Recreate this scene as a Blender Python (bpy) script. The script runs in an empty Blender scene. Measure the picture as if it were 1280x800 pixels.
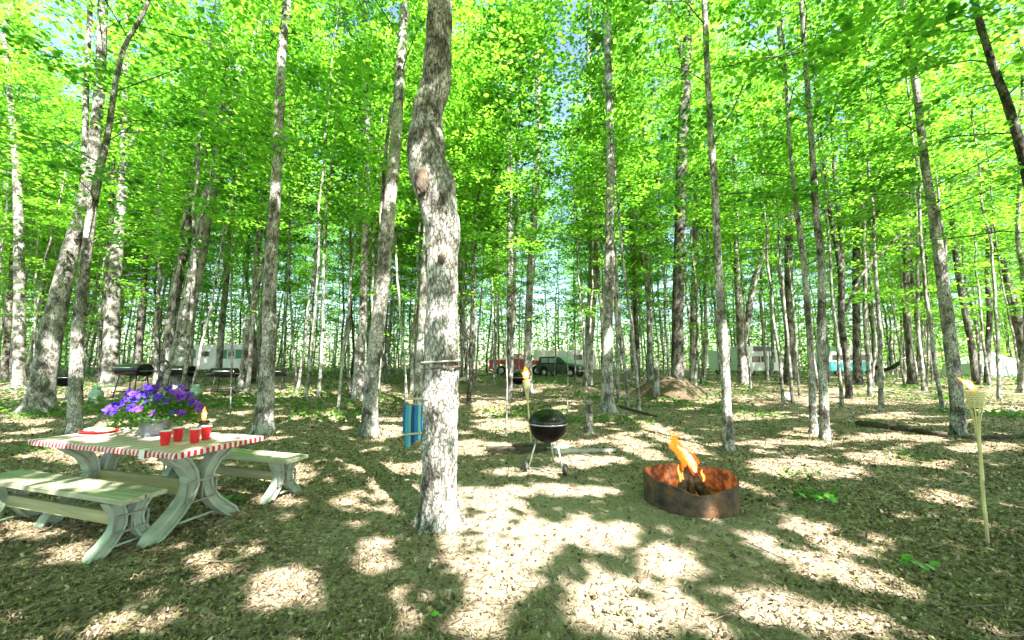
import bpy, math, random
import numpy as np
from mathutils import Vector, Matrix

# ------------------------------------------------------------ camera, light, exposure
scene = bpy.context.scene
COL = scene.collection
R = math.radians
CAM_H = 1.5
FPX = 480.0
PITCH = math.atan(52 / 480)
SUN_AZ = (0.545, -0.838)        # horizontal direction towards the sun
SUN_EL = R(48)
EXPO = 2.4

cd = bpy.data.cameras.new('camera')
cam = bpy.data.objects.new('camera', cd)
COL.objects.link(cam)
cd.sensor_width = 36
cd.lens = FPX / 1280 * 36
cd.clip_end = 2000
cd.clip_start = 0.05
cam.location = (0, 0, CAM_H)
cam.rotation_euler = (math.pi / 2 + PITCH, 0, 0)
scene.camera = cam

w = bpy.data.worlds.new('World')
scene.world = w
w.use_nodes = True
nt = w.node_tree
bg = nt.nodes['Background']
sky = nt.nodes.new('ShaderNodeTexSky')
sky.sky_type = 'NISHITA'
sky.sun_disc = False
sky.sun_elevation = SUN_EL
sky.sun_rotation = math.atan2(SUN_AZ[0], SUN_AZ[1])
sky.air_density = 1.0
sky.dust_density = 1.5
sky.ozone_density = 1.0
nt.links.new(sky.outputs[0], bg.inputs[0])
bg.inputs[1].default_value = 0.105

sl = bpy.data.lights.new('sun', 'SUN')
sun = bpy.data.objects.new('sun', sl)
COL.objects.link(sun)
sl.energy = 5.0
sl.angle = R(0.53)
sl.color = (1.0, 0.95, 0.86)
sd = Vector((SUN_AZ[0] * math.cos(SUN_EL), SUN_AZ[1] * math.cos(SUN_EL), math.sin(SUN_EL)))
sun.rotation_euler = sd.to_track_quat('Z', 'Y').to_euler()

vs = scene.view_settings
vs.view_transform = 'Standard'
vs.look = 'None'
vs.gamma = 1
vs.exposure = EXPO
scene.cycles.max_bounces = 6
scene.cycles.diffuse_bounces = 3
scene.cycles.transmission_bounces = 4
scene.cycles.transparent_max_bounces = 8
scene.cycles.caustics_reflective = False
scene.cycles.caustics_refractive = False

# ------------------------------------------------------------ maths helpers
rng = np.random.default_rng(11)
random.seed(5)

def sstep(a, b, x):
    t = np.clip((x - a) / (b - a), 0, 1)
    return t * t * (3 - 2 * t)

def vnoise(x, y, seed=0):
    """cheap smooth value noise"""
    x = np.asarray(x, float); y = np.asarray(y, float)
    xi = np.floor(x); yi = np.floor(y)
    fx = x - xi; fy = y - yi
    fx = fx * fx * (3 - 2 * fx); fy = fy * fy * (3 - 2 * fy)
    def h(a, b):
        s = np.sin(a * 127.1 + b * 311.7 + seed * 74.7) * 43758.5453
        return s - np.floor(s)
    return (h(xi, yi) * (1 - fx) * (1 - fy) + h(xi + 1, yi) * fx * (1 - fy)
            + h(xi, yi + 1) * (1 - fx) * fy + h(xi + 1, yi + 1) * fx * fy)

def terr(x, y):
    x = np.asarray(x, float); y = np.asarray(y, float)
    z = 0.34 * sstep(7, 28, y)
    z = z + 0.22 * sstep(3.5, 8, -x) * sstep(5, 10, y)
    far = sstep(4.5, 9, np.hypot(x, y))
    z = z + far * 0.10 * (vnoise(x * 0.35, y * 0.35, 3) - 0.5)
    z = z + far * 0.07 * (vnoise(x * 1.1, y * 1.1, 9) - 0.5)
    z = z + 0.10 * np.exp(-((x - 1.2) ** 2 / 6.0 + (y - 8.5) ** 2 / 1.2))
    return z

def ray(px, py):
    u = (px - 640) / FPX
    v = (400 - py) / FPX
    return u, math.cos(PITCH) - v * math.sin(PITCH), math.sin(PITCH) + v * math.cos(PITCH)

def PL(px, py, Y):
    """point of the plane y = Y seen at that pixel of the photograph"""
    a, b, c = ray(px, py)
    t = Y / b
    return Vector((a * t, Y, CAM_H + c * t))

def HZ(px, py, z):
    a, b, c = ray(px, py)
    t = (z - CAM_H) / c
    return Vector((a * t, b * t, z))

def GP(px, py):
    a, b, c = ray(px, py)
    lo = 0.8
    t = lo
    while t < 200:
        if CAM_H + c * t < float(terr(a * t, b * t)):
            break
        t += 0.05 + t * 0.004
    return Vector((a * t, b * t, float(terr(a * t, b * t))))

def to_px(x, y, z):
    y = np.asarray(y, float)
    cz = np.asarray(z, float) - CAM_H
    dep = y * math.cos(PITCH) + cz * math.sin(PITCH)
    up = -y * math.sin(PITCH) + cz * math.cos(PITCH)
    dep = np.where(dep < 0.05, 0.05, dep)
    return 640 + FPX * np.asarray(x, float) / dep, 400 - FPX * up / dep

# ------------------------------------------------------------ where the canopy above has gaps (sun flecks on the ground)
YY, XX = np.mgrid[0:800, 0:1280]
GAP = np.zeros((800, 1280), bool)
wob = vnoise(XX / 19.0, YY / 9.0, 31) * 0.85 + vnoise(XX / 7.0, YY / 4.0, 7) * 0.65 + (vnoise(XX / 3.4, YY / 2.2, 17) - .5) * .7
def gap_ell(cx, cy, rx, ry, ang=0):
    c, s = math.cos(R(ang)), math.sin(R(ang))
    dx = XX - cx; dy = YY - cy
    a = (dx * c + dy * s) / rx; b = (-dx * s + dy * c) / ry
    GAP[:] |= (a * a + b * b) < 0.55 + 0.6 * wob
def gap_poly(pts):
    m = np.zeros_like(GAP)
    n = len(pts)
    X = XX + (wob - .7) * 9; Y = YY + (wob - .7) * 6
    for i in range(n):
        x0, y0 = pts[i]; x1, y1 = pts[(i + 1) % n]
        if y0 == y1: continue
        cnd = ((Y >= min(y0, y1)) & (Y < max(y0, y1)))
        xx = x0 + (Y - y0) * (x1 - x0) / (y1 - y0)
        m ^= cnd & (X < xx)
    GAP[:] |= m
for e in [(440, 627, 34, 15), (362, 735, 54, 27), (262, 706, 36, 14), (165, 778, 62, 18, -12), (15, 777, 42, 16),
          (690, 612, 80, 10), (745, 668, 60, 26), (832, 702, 48, 28), (1008, 586, 82, 13, 4), (1100, 573, 46, 9, 6),
          (1178, 621, 40, 9, 6), (796, 560, 40, 11, 22), (842, 548, 50, 11, 22), (600, 559, 48, 10), (612, 510, 26, 12), (640, 533, 60, 7),
          (86, 568, 46, 13), (22, 660, 44, 12), (82, 690, 52, 10), (372, 590, 22, 12), (345, 625, 36, 7), (255, 590, 24, 8),
          (408, 520, 20, 8), (480, 540, 26, 9), (560, 470, 30, 6), (370, 487, 30, 5), (655, 487, 24, 5), (735, 575, 50, 8),
          (575, 640, 25, 26), (1080, 790, 60, 12, 15), (1215, 780, 30, 10, 15), (640, 590, 40, 6), (965, 770, 60, 16, 12),
          (1150, 547, 30, 5), (1230, 560, 45, 5), (1240, 510, 40, 5), (1010, 541, 40, 7), (1110, 520, 40, 4), (940, 520, 40, 5),
          (880, 500, 18, 4), (1110, 485, 60, 4), (15, 521, 22, 5), (520, 585, 24, 10), (150, 610, 70, 10), (470, 692, 28, 24),
          (110, 650, 60, 8), (505, 770, 16, 30), (1170, 580, 26, 5), (1090, 545, 40, 5), (705, 555, 24, 6), (690, 590, 22, 6)]:
    gap_ell(*e)
for p in [[(452, 596), (472, 596), (503, 640), (486, 646)],
          [(572, 606), (625, 608), (690, 652), (706, 690), (655, 755), (640, 800), (560, 800), (575, 730), (542, 690), (556, 640)],
          [(715, 728), (780, 715), (862, 742), (905, 772), (912, 800), (680, 800)],
          [(912, 660), (935, 658), (1010, 686), (1090, 706), (1158, 745), (1140, 757), (1060, 733), (990, 708), (930, 682)],
          [(955, 636), (1010, 648), (1060, 676), (1110, 700), (1080, 705), (1000, 678)],
          [(878, 728), (960, 732), (1080, 762), (1155, 798), (1040, 800), (935, 768)]]:
    gap_poly(p)
gap_poly([(522, 662), (578, 662), (506, 578), (468, 578)])   # lets the sun reach the foot of the big trunk
# streaky flecks further off
fl = (vnoise(XX / 34.0 + YY / 9.0, YY / 5.0, 51) > 0.74) & (YY < 575) & (YY > 470)
GAP |= fl
fl = (vnoise(XX / 40.0 - YY / 20.0, YY / 14.0, 57) > 0.86) & (YY >= 575)
GAP |= fl

TANEL = math.tan(SUN_EL)
def gap_at(p, rx, ry, ang=0):
    """a gap that lets the sun reach the world point p"""
    k = p[2] / TANEL
    u, v = to_px(p[0] - SUN_AZ[0] * k, p[1] - SUN_AZ[1] * k, 0)
    gap_ell(float(u), float(v), rx, ry, ang)
gap_at(HZ(285, 545, .76), 34, 9); gap_at(HZ(185, 545, .76), 30, 8); gap_at(HZ(200, 500, 1.0), 26, 9); gap_at(HZ(120, 548, .76), 20, 5)
gap_at(HZ(112, 606, .44), 34, 9); gap_at(HZ(15, 603, .44), 24, 8); gap_at(HZ(340, 566, .44), 26, 7)
gap_at(HZ(247, 600, .45), 18, 8); gap_at(HZ(270, 575, .6), 10, 6); gap_at(HZ(1220, 520, 1.1), 12, 6); gap_at(HZ(700, 515, .8), 14, 6)
def sun_foot(P):
    """where the shadow of each point P (N,3) falls on the ground"""
    k = P[:, 2] / TANEL
    x = P[:, 0] - SUN_AZ[0] * k
    y = P[:, 1] - SUN_AZ[1] * k
    z = terr(x, y)
    k = (P[:, 2] - z) / TANEL
    return P[:, 0] - SUN_AZ[0] * k, P[:, 1] - SUN_AZ[1] * k, z
def in_gap(P):
    x, y, z = sun_foot(P)
    u, v = to_px(x, y, z)
    ui = np.clip(u.astype(int), 0, 1279); vi = np.clip(v.astype(int), 0, 799)
    ok = (u > 0) & (u < 1280) & (v > 455) & (v < 800) & (y > 0.3)
    return ok & GAP[vi, ui]

# ------------------------------------------------------------ materials
def newmat(name):
    m = bpy.data.materials.new(name)
    m.use_nodes = True
    return m, m.node_tree, m.node_tree.nodes['Principled BSDF']

def ramp(nt, stops):
    r = nt.nodes.new('ShaderNodeValToRGB')
    e = r.color_ramp.elements
    while len(e) < len(stops): e.new(0.5)
    for i, (p, c) in enumerate(stops):
        e[i].position = p; e[i].color = (*c, 1)
    return r

def pmat(name, c1, c2=None, scale=8, rough=0.7, bump=0.0, metal=0, stretch=(1, 1, 1), spec=0.4, lo=.35, hi=.65, detail=6, bscale=None):
    m, nt, b = newmat(name)
    b.inputs['Roughness'].default_value = rough
    b.inputs['Metallic'].default_value = metal
    b.inputs['Specular IOR Level'].default_value = spec
    if c2 is None: c2 = tuple(min(1, v * 1.25) for v in c1)
    tc = nt.nodes.new('ShaderNodeTexCoord'); mp = nt.nodes.new('ShaderNodeMapping')
    mp.inputs['Scale'].default_value = stretch
    nt.links.new(tc.outputs['Object'], mp.inputs[0])
    n = nt.nodes.new('ShaderNodeTexNoise'); n.inputs['Scale'].default_value = scale; n.inputs['Detail'].default_value = detail
    nt.links.new(mp.outputs[0], n.inputs['Vector'])
    r = ramp(nt, [(lo, c1), (hi, c2)])
    nt.links.new(n.outputs[0], r.inputs[0]); nt.links.new(r.outputs[0], b.inputs['Base Color'])
    if bump:
        n2 = nt.nodes.new('ShaderNodeTexNoise'); n2.inputs['Scale'].default_value = bscale or scale * 3; n2.inputs['Detail'].default_value = 5
        nt.links.new(mp.outputs[0], n2.inputs['Vector'])
        bp = nt.nodes.new('ShaderNodeBump'); bp.inputs['Strength'].default_value = bump; bp.inputs['Distance'].default_value = 0.02
        nt.links.new(n2.outputs[0], bp.inputs['Height']); nt.links.new(bp.outputs[0], b.inputs['Normal'])
    return m

def emat(name, col, strength, trans=0.0):
    m = bpy.data.materials.new(name); m.use_nodes = True
    nt = m.node_tree; nt.nodes.clear()
    o = nt.nodes.new('ShaderNodeOutputMaterial'); e = nt.nodes.new('ShaderNodeEmission')
    e.inputs[0].default_value = (*col, 1); e.inputs[1].default_value = strength
    if trans:
        t = nt.nodes.new('ShaderNodeBsdfTransparent'); mx = nt.nodes.new('ShaderNodeMixShader'); mx.inputs[0].default_value = trans
        nt.links.new(e.outputs[0], mx.inputs[1]); nt.links.new(t.outputs[0], mx.inputs[2]); nt.links.new(mx.outputs[0], o.inputs[0])
    else:
        nt.links.new(e.outputs[0], o.inputs[0])
    return m

def leafmat(name, stops, tstops, tr=0.5, rough=0.45):
    m = bpy.data.materials.new(name); m.use_nodes = True
    nt = m.node_tree; nt.nodes.clear()
    o = nt.nodes.new('ShaderNodeOutputMaterial')
    a = nt.nodes.new('ShaderNodeAttribute'); a.attribute_name = 'rnd'
    r1 = ramp(nt, stops); r2 = ramp(nt, tstops)
    nt.links.new(a.outputs['Fac'], r1.inputs[0]); nt.links.new(a.outputs['Fac'], r2.inputs[0])
    p = nt.nodes.new('ShaderNodeBsdfPrincipled'); p.inputs['Roughness'].default_value = rough
    p.inputs['Specular IOR Level'].default_value = 0.35
    t = nt.nodes.new('ShaderNodeBsdfTranslucent'); mx = nt.nodes.new('ShaderNodeMixShader'); mx.inputs[0].default_value = tr
    nt.links.new(r1.outputs[0], p.inputs['Base Color']); nt.links.new(r2.outputs[0], t.inputs[0])
    nt.links.new(p.outputs[0], mx.inputs[1]); nt.links.new(t.outputs[0], mx.inputs[2]); nt.links.new(mx.outputs[0], o.inputs[0])
    return m

M = {}
M['leaf'] = leafmat('maple_leaf', [(0, (.024, .075, .010)), (.5, (.08, .17, .015)), (1, (.14, .28, .03))],
                    [(0, (.06, .27, .02)), (.5, (.26, .60, .04)), (1, (.40, .80, .07))], .64)
M['plant'] = leafmat('green_plant', [(0, (.03, .10, .015)), (1, (.08, .20, .02))], [(0, (.10, .30, .02)), (1, (.2, .45, .03))], .35)

def bark(name, light, mid, dark, seed):
    m, nt, b = newmat(name)
    b.inputs['Roughness'].default_value = .9; b.inputs['Specular IOR Level'].default_value = .15
    L = nt.links.new
    tc = nt.nodes.new('ShaderNodeTexCoord')
    mp = nt.nodes.new('ShaderNodeMapping'); mp.inputs['Scale'].default_value = (1, 1, .62); mp.inputs['Location'].default_value = (seed, seed * 2, 0)
    L(tc.outputs['Object'], mp.inputs[0])
    big = nt.nodes.new('ShaderNodeTexNoise'); big.inputs['Scale'].default_value = 4.5; big.inputs['Detail'].default_value = 8; big.inputs['Roughness'].default_value = .68
    fine = nt.nodes.new('ShaderNodeTexNoise'); fine.inputs['Scale'].default_value = 42; fine.inputs['Detail'].default_value = 6; fine.inputs['Roughness'].default_value = .7
    L(mp.outputs[0], big.inputs['Vector'])
    mp2 = nt.nodes.new('ShaderNodeMapping'); mp2.inputs['Scale'].default_value = (1, 1, .45)
    L(tc.outputs['Object'], mp2.inputs[0]); L(mp2.outputs[0], fine.inputs['Vector'])
    r1 = ramp(nt, [(.40, dark), (.49, mid), (.57, light)])
    L(big.outputs[0], r1.inputs[0])
    r2 = ramp(nt, [(.38, (.28, .26, .24)), (.52, (.95, .95, .95)), (.66, (1.25, 1.25, 1.22))])
    L(fine.outputs[0], r2.inputs[0])
    mul = nt.nodes.new('ShaderNodeMixRGB'); mul.blend_type = 'MULTIPLY'; mul.inputs[0].default_value = .85
    L(r1.outputs[0], mul.inputs[1]); L(r2.outputs[0], mul.inputs[2])
    cr = nt.nodes.new('ShaderNodeTexVoronoi'); cr.feature = 'DISTANCE_TO_EDGE'; cr.inputs['Scale'].default_value = 26
    mp3 = nt.nodes.new('ShaderNodeMapping'); mp3.inputs['Scale'].default_value = (1.2, 1.2, .38)
    wob_ = nt.nodes.new('ShaderNodeMixRGB'); wob_.blend_type = 'ADD'; wob_.inputs[0].default_value = .12
    L(tc.outputs['Object'], wob_.inputs[1]); L(big.outputs['Color'], wob_.inputs[2]); L(wob_.outputs[0], mp3.inputs[0]); L(mp3.outputs[0], cr.inputs['Vector'])
    rcr = ramp(nt, [(0, (.25, .23, .21)), (.10, (1, 1, 1))]); L(cr.outputs['Distance'], rcr.inputs[0])
    m0 = mul
    mul = nt.nodes.new('ShaderNodeMixRGB'); mul.blend_type = 'MULTIPLY'; mul.inputs[0].default_value = .75
    L(m0.outputs[0], mul.inputs[1]); L(rcr.outputs[0], mul.inputs[2])
    # moss low on the trunk, in patches
    n3 = nt.nodes.new('ShaderNodeTexNoise'); n3.inputs['Scale'].default_value = 1.4; n3.inputs['Detail'].default_value = 7
    L(tc.outputs['Object'], n3.inputs['Vector'])
    r3 = ramp(nt, [(.55, (0, 0, 0)), (.68, (1, 1, 1))]); L(n3.outputs[0], r3.inputs[0])
    mm = nt.nodes.new('ShaderNodeMath'); mm.operation = 'MULTIPLY'; mm.inputs[1].default_value = .5; L(r3.outputs[0], mm.inputs[0])
    mx = nt.nodes.new('ShaderNodeMixRGB'); mx.inputs[2].default_value = (.15, .19, .09, 1)
    L(mm.outputs[0], mx.inputs[0]); L(mul.outputs[0], mx.inputs[1]); L(mx.outputs[0], b.inputs['Base Color'])
    bp = nt.nodes.new('ShaderNodeBump'); bp.inputs['Strength'].default_value = .9; bp.inputs['Distance'].default_value = .02
    ad = nt.nodes.new('ShaderNodeMath'); ad.operation = 'ADD'; L(big.outputs[0], ad.inputs[0]); L(fine.outputs[0], ad.inputs[1])
    ad2 = nt.nodes.new('ShaderNodeMath'); ad2.operation = 'ADD'; L(ad.outputs[0], ad2.inputs[0]); L(rcr.outputs[0], ad2.inputs[1])
    L(ad2.outputs[0], bp.inputs['Height']); L(bp.outputs[0], b.inputs['Normal'])
    return m
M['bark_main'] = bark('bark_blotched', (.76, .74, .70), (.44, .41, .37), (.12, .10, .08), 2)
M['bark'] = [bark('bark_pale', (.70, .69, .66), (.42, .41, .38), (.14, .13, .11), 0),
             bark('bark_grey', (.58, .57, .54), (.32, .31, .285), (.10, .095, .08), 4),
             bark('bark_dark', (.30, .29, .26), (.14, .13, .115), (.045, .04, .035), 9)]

# ground
def groundmat():
    m, nt, b = newmat('forest_floor'); L = nt.links.new
    b.inputs['Roughness'].default_value = .95; b.inputs['Specular IOR Level'].default_value = .1
    tc = nt.nodes.new('ShaderNodeTexCoord')
    v = nt.nodes.new('ShaderNodeTexVoronoi'); v.inputs['Scale'].default_value = 34; v.inputs['Randomness'].default_value = 1
    dn = nt.nodes.new('ShaderNodeTexNoise'); dn.inputs['Scale'].default_value = 22; dn.inputs['Detail'].default_value = 3
    L(tc.outputs['Object'], dn.inputs['Vector'])
    dm = nt.nodes.new('ShaderNodeMixRGB'); dm.blend_type = 'ADD'; dm.inputs[0].default_value = .10
    L(tc.outputs['Object'], dm.inputs[1]); L(dn.outputs['Color'], dm.inputs[2]); L(dm.outputs[0], v.inputs['Vector'])
    rc = ramp(nt, [(.0, (.09, .06, .04)), (.3, (.30, .215, .155)), (.65, (.50, .38, .29)), (1, (.72, .59, .49))])
    sep = nt.nodes.new('ShaderNodeSeparateColor'); L(v.outputs['Color'], sep.inputs[0]); L(sep.outputs[0], rc.inputs[0])
    n = nt.nodes.new('ShaderNodeTexNoise'); n.inputs['Scale'].default_value = 60; n.inputs['Detail'].default_value = 8; n.inputs['Roughness'].default_value = .75
    L(tc.outputs['Object'], n.inputs['Vector'])
    rn = ramp(nt, [(.36, (.22, .20, .17)), (.5, (1, 1, .97)), (.64, (1.35, 1.35, 1.3))]); L(n.outputs[0], rn.inputs[0])
    mu = nt.nodes.new('ShaderNodeMixRGB'); mu.blend_type = 'MULTIPLY'; mu.inputs[0].default_value = .9
    L(rc.outputs[0], mu.inputs[1]); L(rn.outputs[0], mu.inputs[2])
    # large variation: bare sandy soil / damp litter / thin moss
    n2 = nt.nodes.new('ShaderNodeTexNoise'); n2.inputs['Scale'].default_value = .55; n2.inputs['Detail'].default_value = 7; n2.inputs['Roughness'].default_value = .6
    L(tc.outputs['Object'], n2.inputs['Vector'])
    r2 = ramp(nt, [(.45, (0, 0, 0)), (.6, (1, 1, 1))]); L(n2.outputs[0], r2.inputs[0])
    ms = nt.nodes.new('ShaderNodeMath'); ms.operation = 'MULTIPLY'; ms.inputs[1].default_value = .38; L(r2.outputs[0], ms.inputs[0])
    mg = nt.nodes.new('ShaderNodeMixRGB'); mg.inputs[2].default_value = (.17, .16, .07, 1)
    L(ms.outputs[0], mg.inputs[0]); L(mu.outputs[0], mg.inputs[1])
    # trodden sandy middle (object coordinates in metres)
    gr = nt.nodes.new('ShaderNodeMapping'); gr.vector_type = 'POINT'
    gr.inputs['Location'].default_value = (-.28, -.95, 0); gr.inputs['Scale'].default_value = (.36, .26, 1)
    L(tc.outputs['Object'], gr.inputs[0])
    ln = nt.nodes.new('ShaderNodeVectorMath'); ln.operation = 'LENGTH'; L(gr.outputs[0], ln.inputs[0])
    n4 = nt.nodes.new('ShaderNodeTexNoise'); n4.inputs['Scale'].default_value = 1.6; n4.inputs['Detail'].default_value = 8; L(tc.outputs['Object'], n4.inputs['Vector'])
    ad = nt.nodes.new('ShaderNodeMath'); ad.operation = 'MULTIPLY_ADD'; ad.inputs[1].default_value = 1.4
    L(n4.outputs[0], ad.inputs[0]); L(ln.outputs['Value'], ad.inputs[2])
    r4 = ramp(nt, [(.5, (.75, .75, .75)), (1, (0, 0, 0))])
    sc_ = nt.nodes.new('ShaderNodeMath'); sc_.operation = 'MULTIPLY'; sc_.inputs[1].default_value = .55; L(ad.outputs[0], sc_.inputs[0]); L(sc_.outputs[0], r4.inputs[0])
    sand = nt.nodes.new('ShaderNodeMixRGB'); sand.blend_type = 'MIX'
    rs = ramp(nt, [(.35, (.33, .25, .185)), (.65, (.66, .54, .45))]); L(n.outputs[0], rs.inputs[0])
    L(r4.outputs[0], sand.inputs[0]); L(mg.outputs[0], sand.inputs[1]); L(rs.outputs[0], sand.inputs[2])
    L(sand.outputs[0], b.inputs['Base Color'])
    bp = nt.nodes.new('ShaderNodeBump'); bp.inputs['Strength'].default_value = 1; bp.inputs['Distance'].default_value = .025
    a2 = nt.nodes.new('ShaderNodeMath'); a2.operation = 'ADD'; L(n.outputs[0], a2.inputs[0]); L(sep.outputs[1], a2.inputs[1])
    L(a2.outputs[0], bp.inputs['Height']); L(bp.outputs[0], b.inputs['Normal'])
    return m
M['ground'] = groundmat()
def attrmat(name, stops, rough=.85):
    m, nt, b = newmat(name)
    a = nt.nodes.new('ShaderNodeAttribute'); a.attribute_name = 'rnd'
    r = ramp(nt, stops); nt.links.new(a.outputs['Fac'], r.inputs[0]); nt.links.new(r.outputs[0], b.inputs['Base Color'])
    b.inputs['Roughness'].default_value = rough; b.inputs['Specular IOR Level'].default_value = .2
    return m
M['litter'] = attrmat('dead_leaf_litter', [(0, (.03, .022, .015)), (.3, (.11, .085, .052)), (.5, (.23, .175, .105)), (.64, (.20, .20, .08)), (.8, (.38, .30, .20)), (1, (.68, .55, .44))])

# ------------------------------------------------------------ mesh helpers
def npmesh(name, V, F, mats, rnd=None, smooth=False, midx=None):
    """V (N,3); F (M,k) same-sided faces"""
    me = bpy.data.meshes.new(name)
    V = np.asarray(V, np.float32); F = np.asarray(F, np.int32)
    me.vertices.add(len(V)); me.vertices.foreach_set('co', V.ravel())
    k = F.shape[1]
    me.loops.add(F.size); me.loops.foreach_set('vertex_index', F.ravel())
    me.polygons.add(len(F)); me.polygons.foreach_set('loop_start', np.arange(0, F.size, k, dtype=np.int32))
    me.update(calc_edges=True)
    if smooth: me.polygons.foreach_set('use_smooth', np.ones(len(F), bool))
    for m in (mats if isinstance(mats, (list, tuple)) else [mats]): me.materials.append(m)
    if midx is not None: me.polygons.foreach_set('material_index', np.asarray(midx, np.int32))
    if rnd is not None:
        a = me.attributes.new('rnd', 'FLOAT', 'FACE'); a.data.foreach_set('value', np.asarray(rnd, np.float32))
    return me

def link(name, me, parent=None, loc=None):
    o = bpy.data.objects.new(name, me)
    COL.objects.link(o)
    if parent: o.parent = parent
    if loc is not None: o.location = loc
    return o

class MB:
    def __init__(s): s.v = []; s.f = []
    def add(s, v, f):
        b = len(s.v); s.v += [tuple(p) for p in v]; s.f += [tuple(i + b for i in q) for q in f]; return s
    def box(s, c, d, rot=None):
        x, y, z = d[0] / 2, d[1] / 2, d[2] / 2
        vs_ = [Vector(p) for p in ((-x, -y, -z), (x, -y, -z), (x, y, -z), (-x, y, -z), (-x, -y, z), (x, -y, z), (x, y, z), (-x, y, z))]
        if rot is not None: vs_ = [rot @ p for p in vs_]
        c = Vector(c)
        return s.add([p + c for p in vs_], [(3, 2, 1, 0), (4, 5, 6, 7), (0, 1, 5, 4), (1, 2, 6, 5), (2, 3, 7, 6), (3, 0, 4, 7)])
    def bar(s, a, b, wd, ht, up=(0, 0, 1)):
        a = Vector(a); b = Vector(b); d = (b - a).normalized(); up = Vector(up)
        sd_ = d.cross(up)
        if sd_.length < 1e-4: sd_ = d.cross(Vector((1, 0, 0)))
        sd_.normalize(); u = sd_.cross(d)
        vs_ = [p + sd_ * sx * wd / 2 + u * sy * ht / 2 for p in (a, b) for sx, sy in ((-1, -1), (1, -1), (1, 1), (-1, 1))]
        return s.add(vs_, [(3, 2, 1, 0), (4, 5, 6, 7), (0, 1, 5, 4), (1, 2, 6, 5), (2, 3, 7, 6), (3, 0, 4, 7)])
    def tube(s, pts, rad, n=8, cap=True, jit=0, seed=0):
        pts = [Vector(p) for p in pts]
        if not hasattr(rad, '__len__'): rad = [rad] * len(pts)
        vs_ = []; fs = []
        prev = None
        rr = random.Random(seed)
        for i, p in enumerate(pts):
            d = (pts[min(i + 1, len(pts) - 1)] - pts[max(i - 1, 0)]).normalized()
            if prev is None:
                ref = Vector((1, 0, 0)) if abs(d.x) < .8 else Vector((0, 1, 0))
                u = (ref - d * ref.dot(d)).normalized()
            else:
                u = (prev - d * prev.dot(d)).normalized()
            prev = u; w_ = d.cross(u)
            for k in range(n):
                a = 2 * math.pi * k / n; r = rad[i] * (1 + jit * (rr.random() - .5))
                vs_.append(p + u * math.cos(a) * r + w_ * math.sin(a) * r)
        for i in range(len(pts) - 1):
            for k in range(n):
                k2 = (k + 1) % n
                fs.append((i * n + k, i * n + k2, (i + 1) * n + k2, (i + 1) * n + k))
        if cap:
            fs.append(tuple(range(n - 1, -1, -1))); fs.append(tuple((len(pts) - 1) * n + k for k in range(n)))
        return s.add(vs_, fs)
    def lathe(s, prof, c=(0, 0, 0), n=24, sx=1, sy=1, closed=False):
        c = Vector(c); vs_ = []; fs = []
        for r, z in prof:
            for k in range(n):
                a = 2 * math.pi * k / n
                vs_.append(c + Vector((r * math.cos(a) * sx, r * math.sin(a) * sy, z)))
        m = len(prof)
        for i in range(m - 1):
            for k in range(n):
                k2 = (k + 1) % n
                fs.append((i * n + k, i * n + k2, (i + 1) * n + k2, (i + 1) * n + k))
        return s.add(vs_, fs)
    def sphere(s, c, r, sx=1, sy=1, sz=1, n=16, m=10, jit=0, seed=0):
        c = Vector(c); rr = random.Random(seed); vs_ = []; fs = []
        for i in range(m + 1):
            th = math.pi * i / m
            for k in range(n):
                a = 2 * math.pi * k / n; q = r * (1 + jit * (rr.random() - .5))
                vs_.append(c + Vector((q * math.sin(th) * math.cos(a) * sx, q * math.sin(th) * math.sin(a) * sy, q * math.cos(th) * sz)))
        for i in range(m):
            for k in range(n):
                k2 = (k + 1) % n
                fs.append((i * n + k, (i + 1) * n + k, (i + 1) * n + k2, i * n + k2))
        return s.add(vs_, fs)
    def extrude(s, outline, axis, t0, t1, M_=None):
        """outline: list of (a,b); axis 'x': a->y,b->z"""
        n = len(outline); vs_ = []
        for t in (t0, t1):
            for a, b in outline:
                p = Vector((t, a, b)) if axis == 'x' else (Vector((a, t, b)) if axis == 'y' else Vector((a, b, t)))
                vs_.append(M_ @ p if M_ is not None else p)
        fs = [tuple(range(n - 1, -1, -1)), tuple(range(n, 2 * n))]
        for i in range(n):
            j = (i + 1) % n
            fs.append((i, j, n + j, n + i))
        return s.add(vs_, fs)
    def build(s, name, mat, parent=None, smooth=False, bevel=0, label=None):
        me = bpy.data.meshes.new(name)
        me.from_pydata(s.v, [], s.f)
        me.materials.append(mat)
        import bmesh
        bm = bmesh.new(); bm.from_mesh(me); bmesh.ops.recalc_face_normals(bm, faces=bm.faces); bm.to_mesh(me); bm.free()
        if smooth:
            me.polygons.foreach_set('use_smooth', [True] * len(me.polygons))
        o = link(name, me, parent)
        if bevel:
            bv = o.modifiers.new('bevel', 'BEVEL'); bv.width = bevel; bv.segments = 2; bv.limit_method = 'ANGLE'
        if label: o['label'] = label
        return o

def thing(name, label, cat, loc=(0, 0, 0), rz=0, group=None):
    o = bpy.data.objects.new(name, None); COL.objects.link(o)
    o.location = loc; o.rotation_euler = (0, 0, rz); o.empty_display_size = .2
    o['label'] = label; o['category'] = cat
    if group: o['group'] = group
    return o
def tag(o, label, cat, group=None):
    o['label'] = label; o['category'] = cat
    if group: o['group'] = group
    return o
def copy_tree(o, parent=None):
    c = o.copy(); COL.objects.link(c); c.parent = parent
    for ch in list(o.children): copy_tree(ch, c)
    return c

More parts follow.
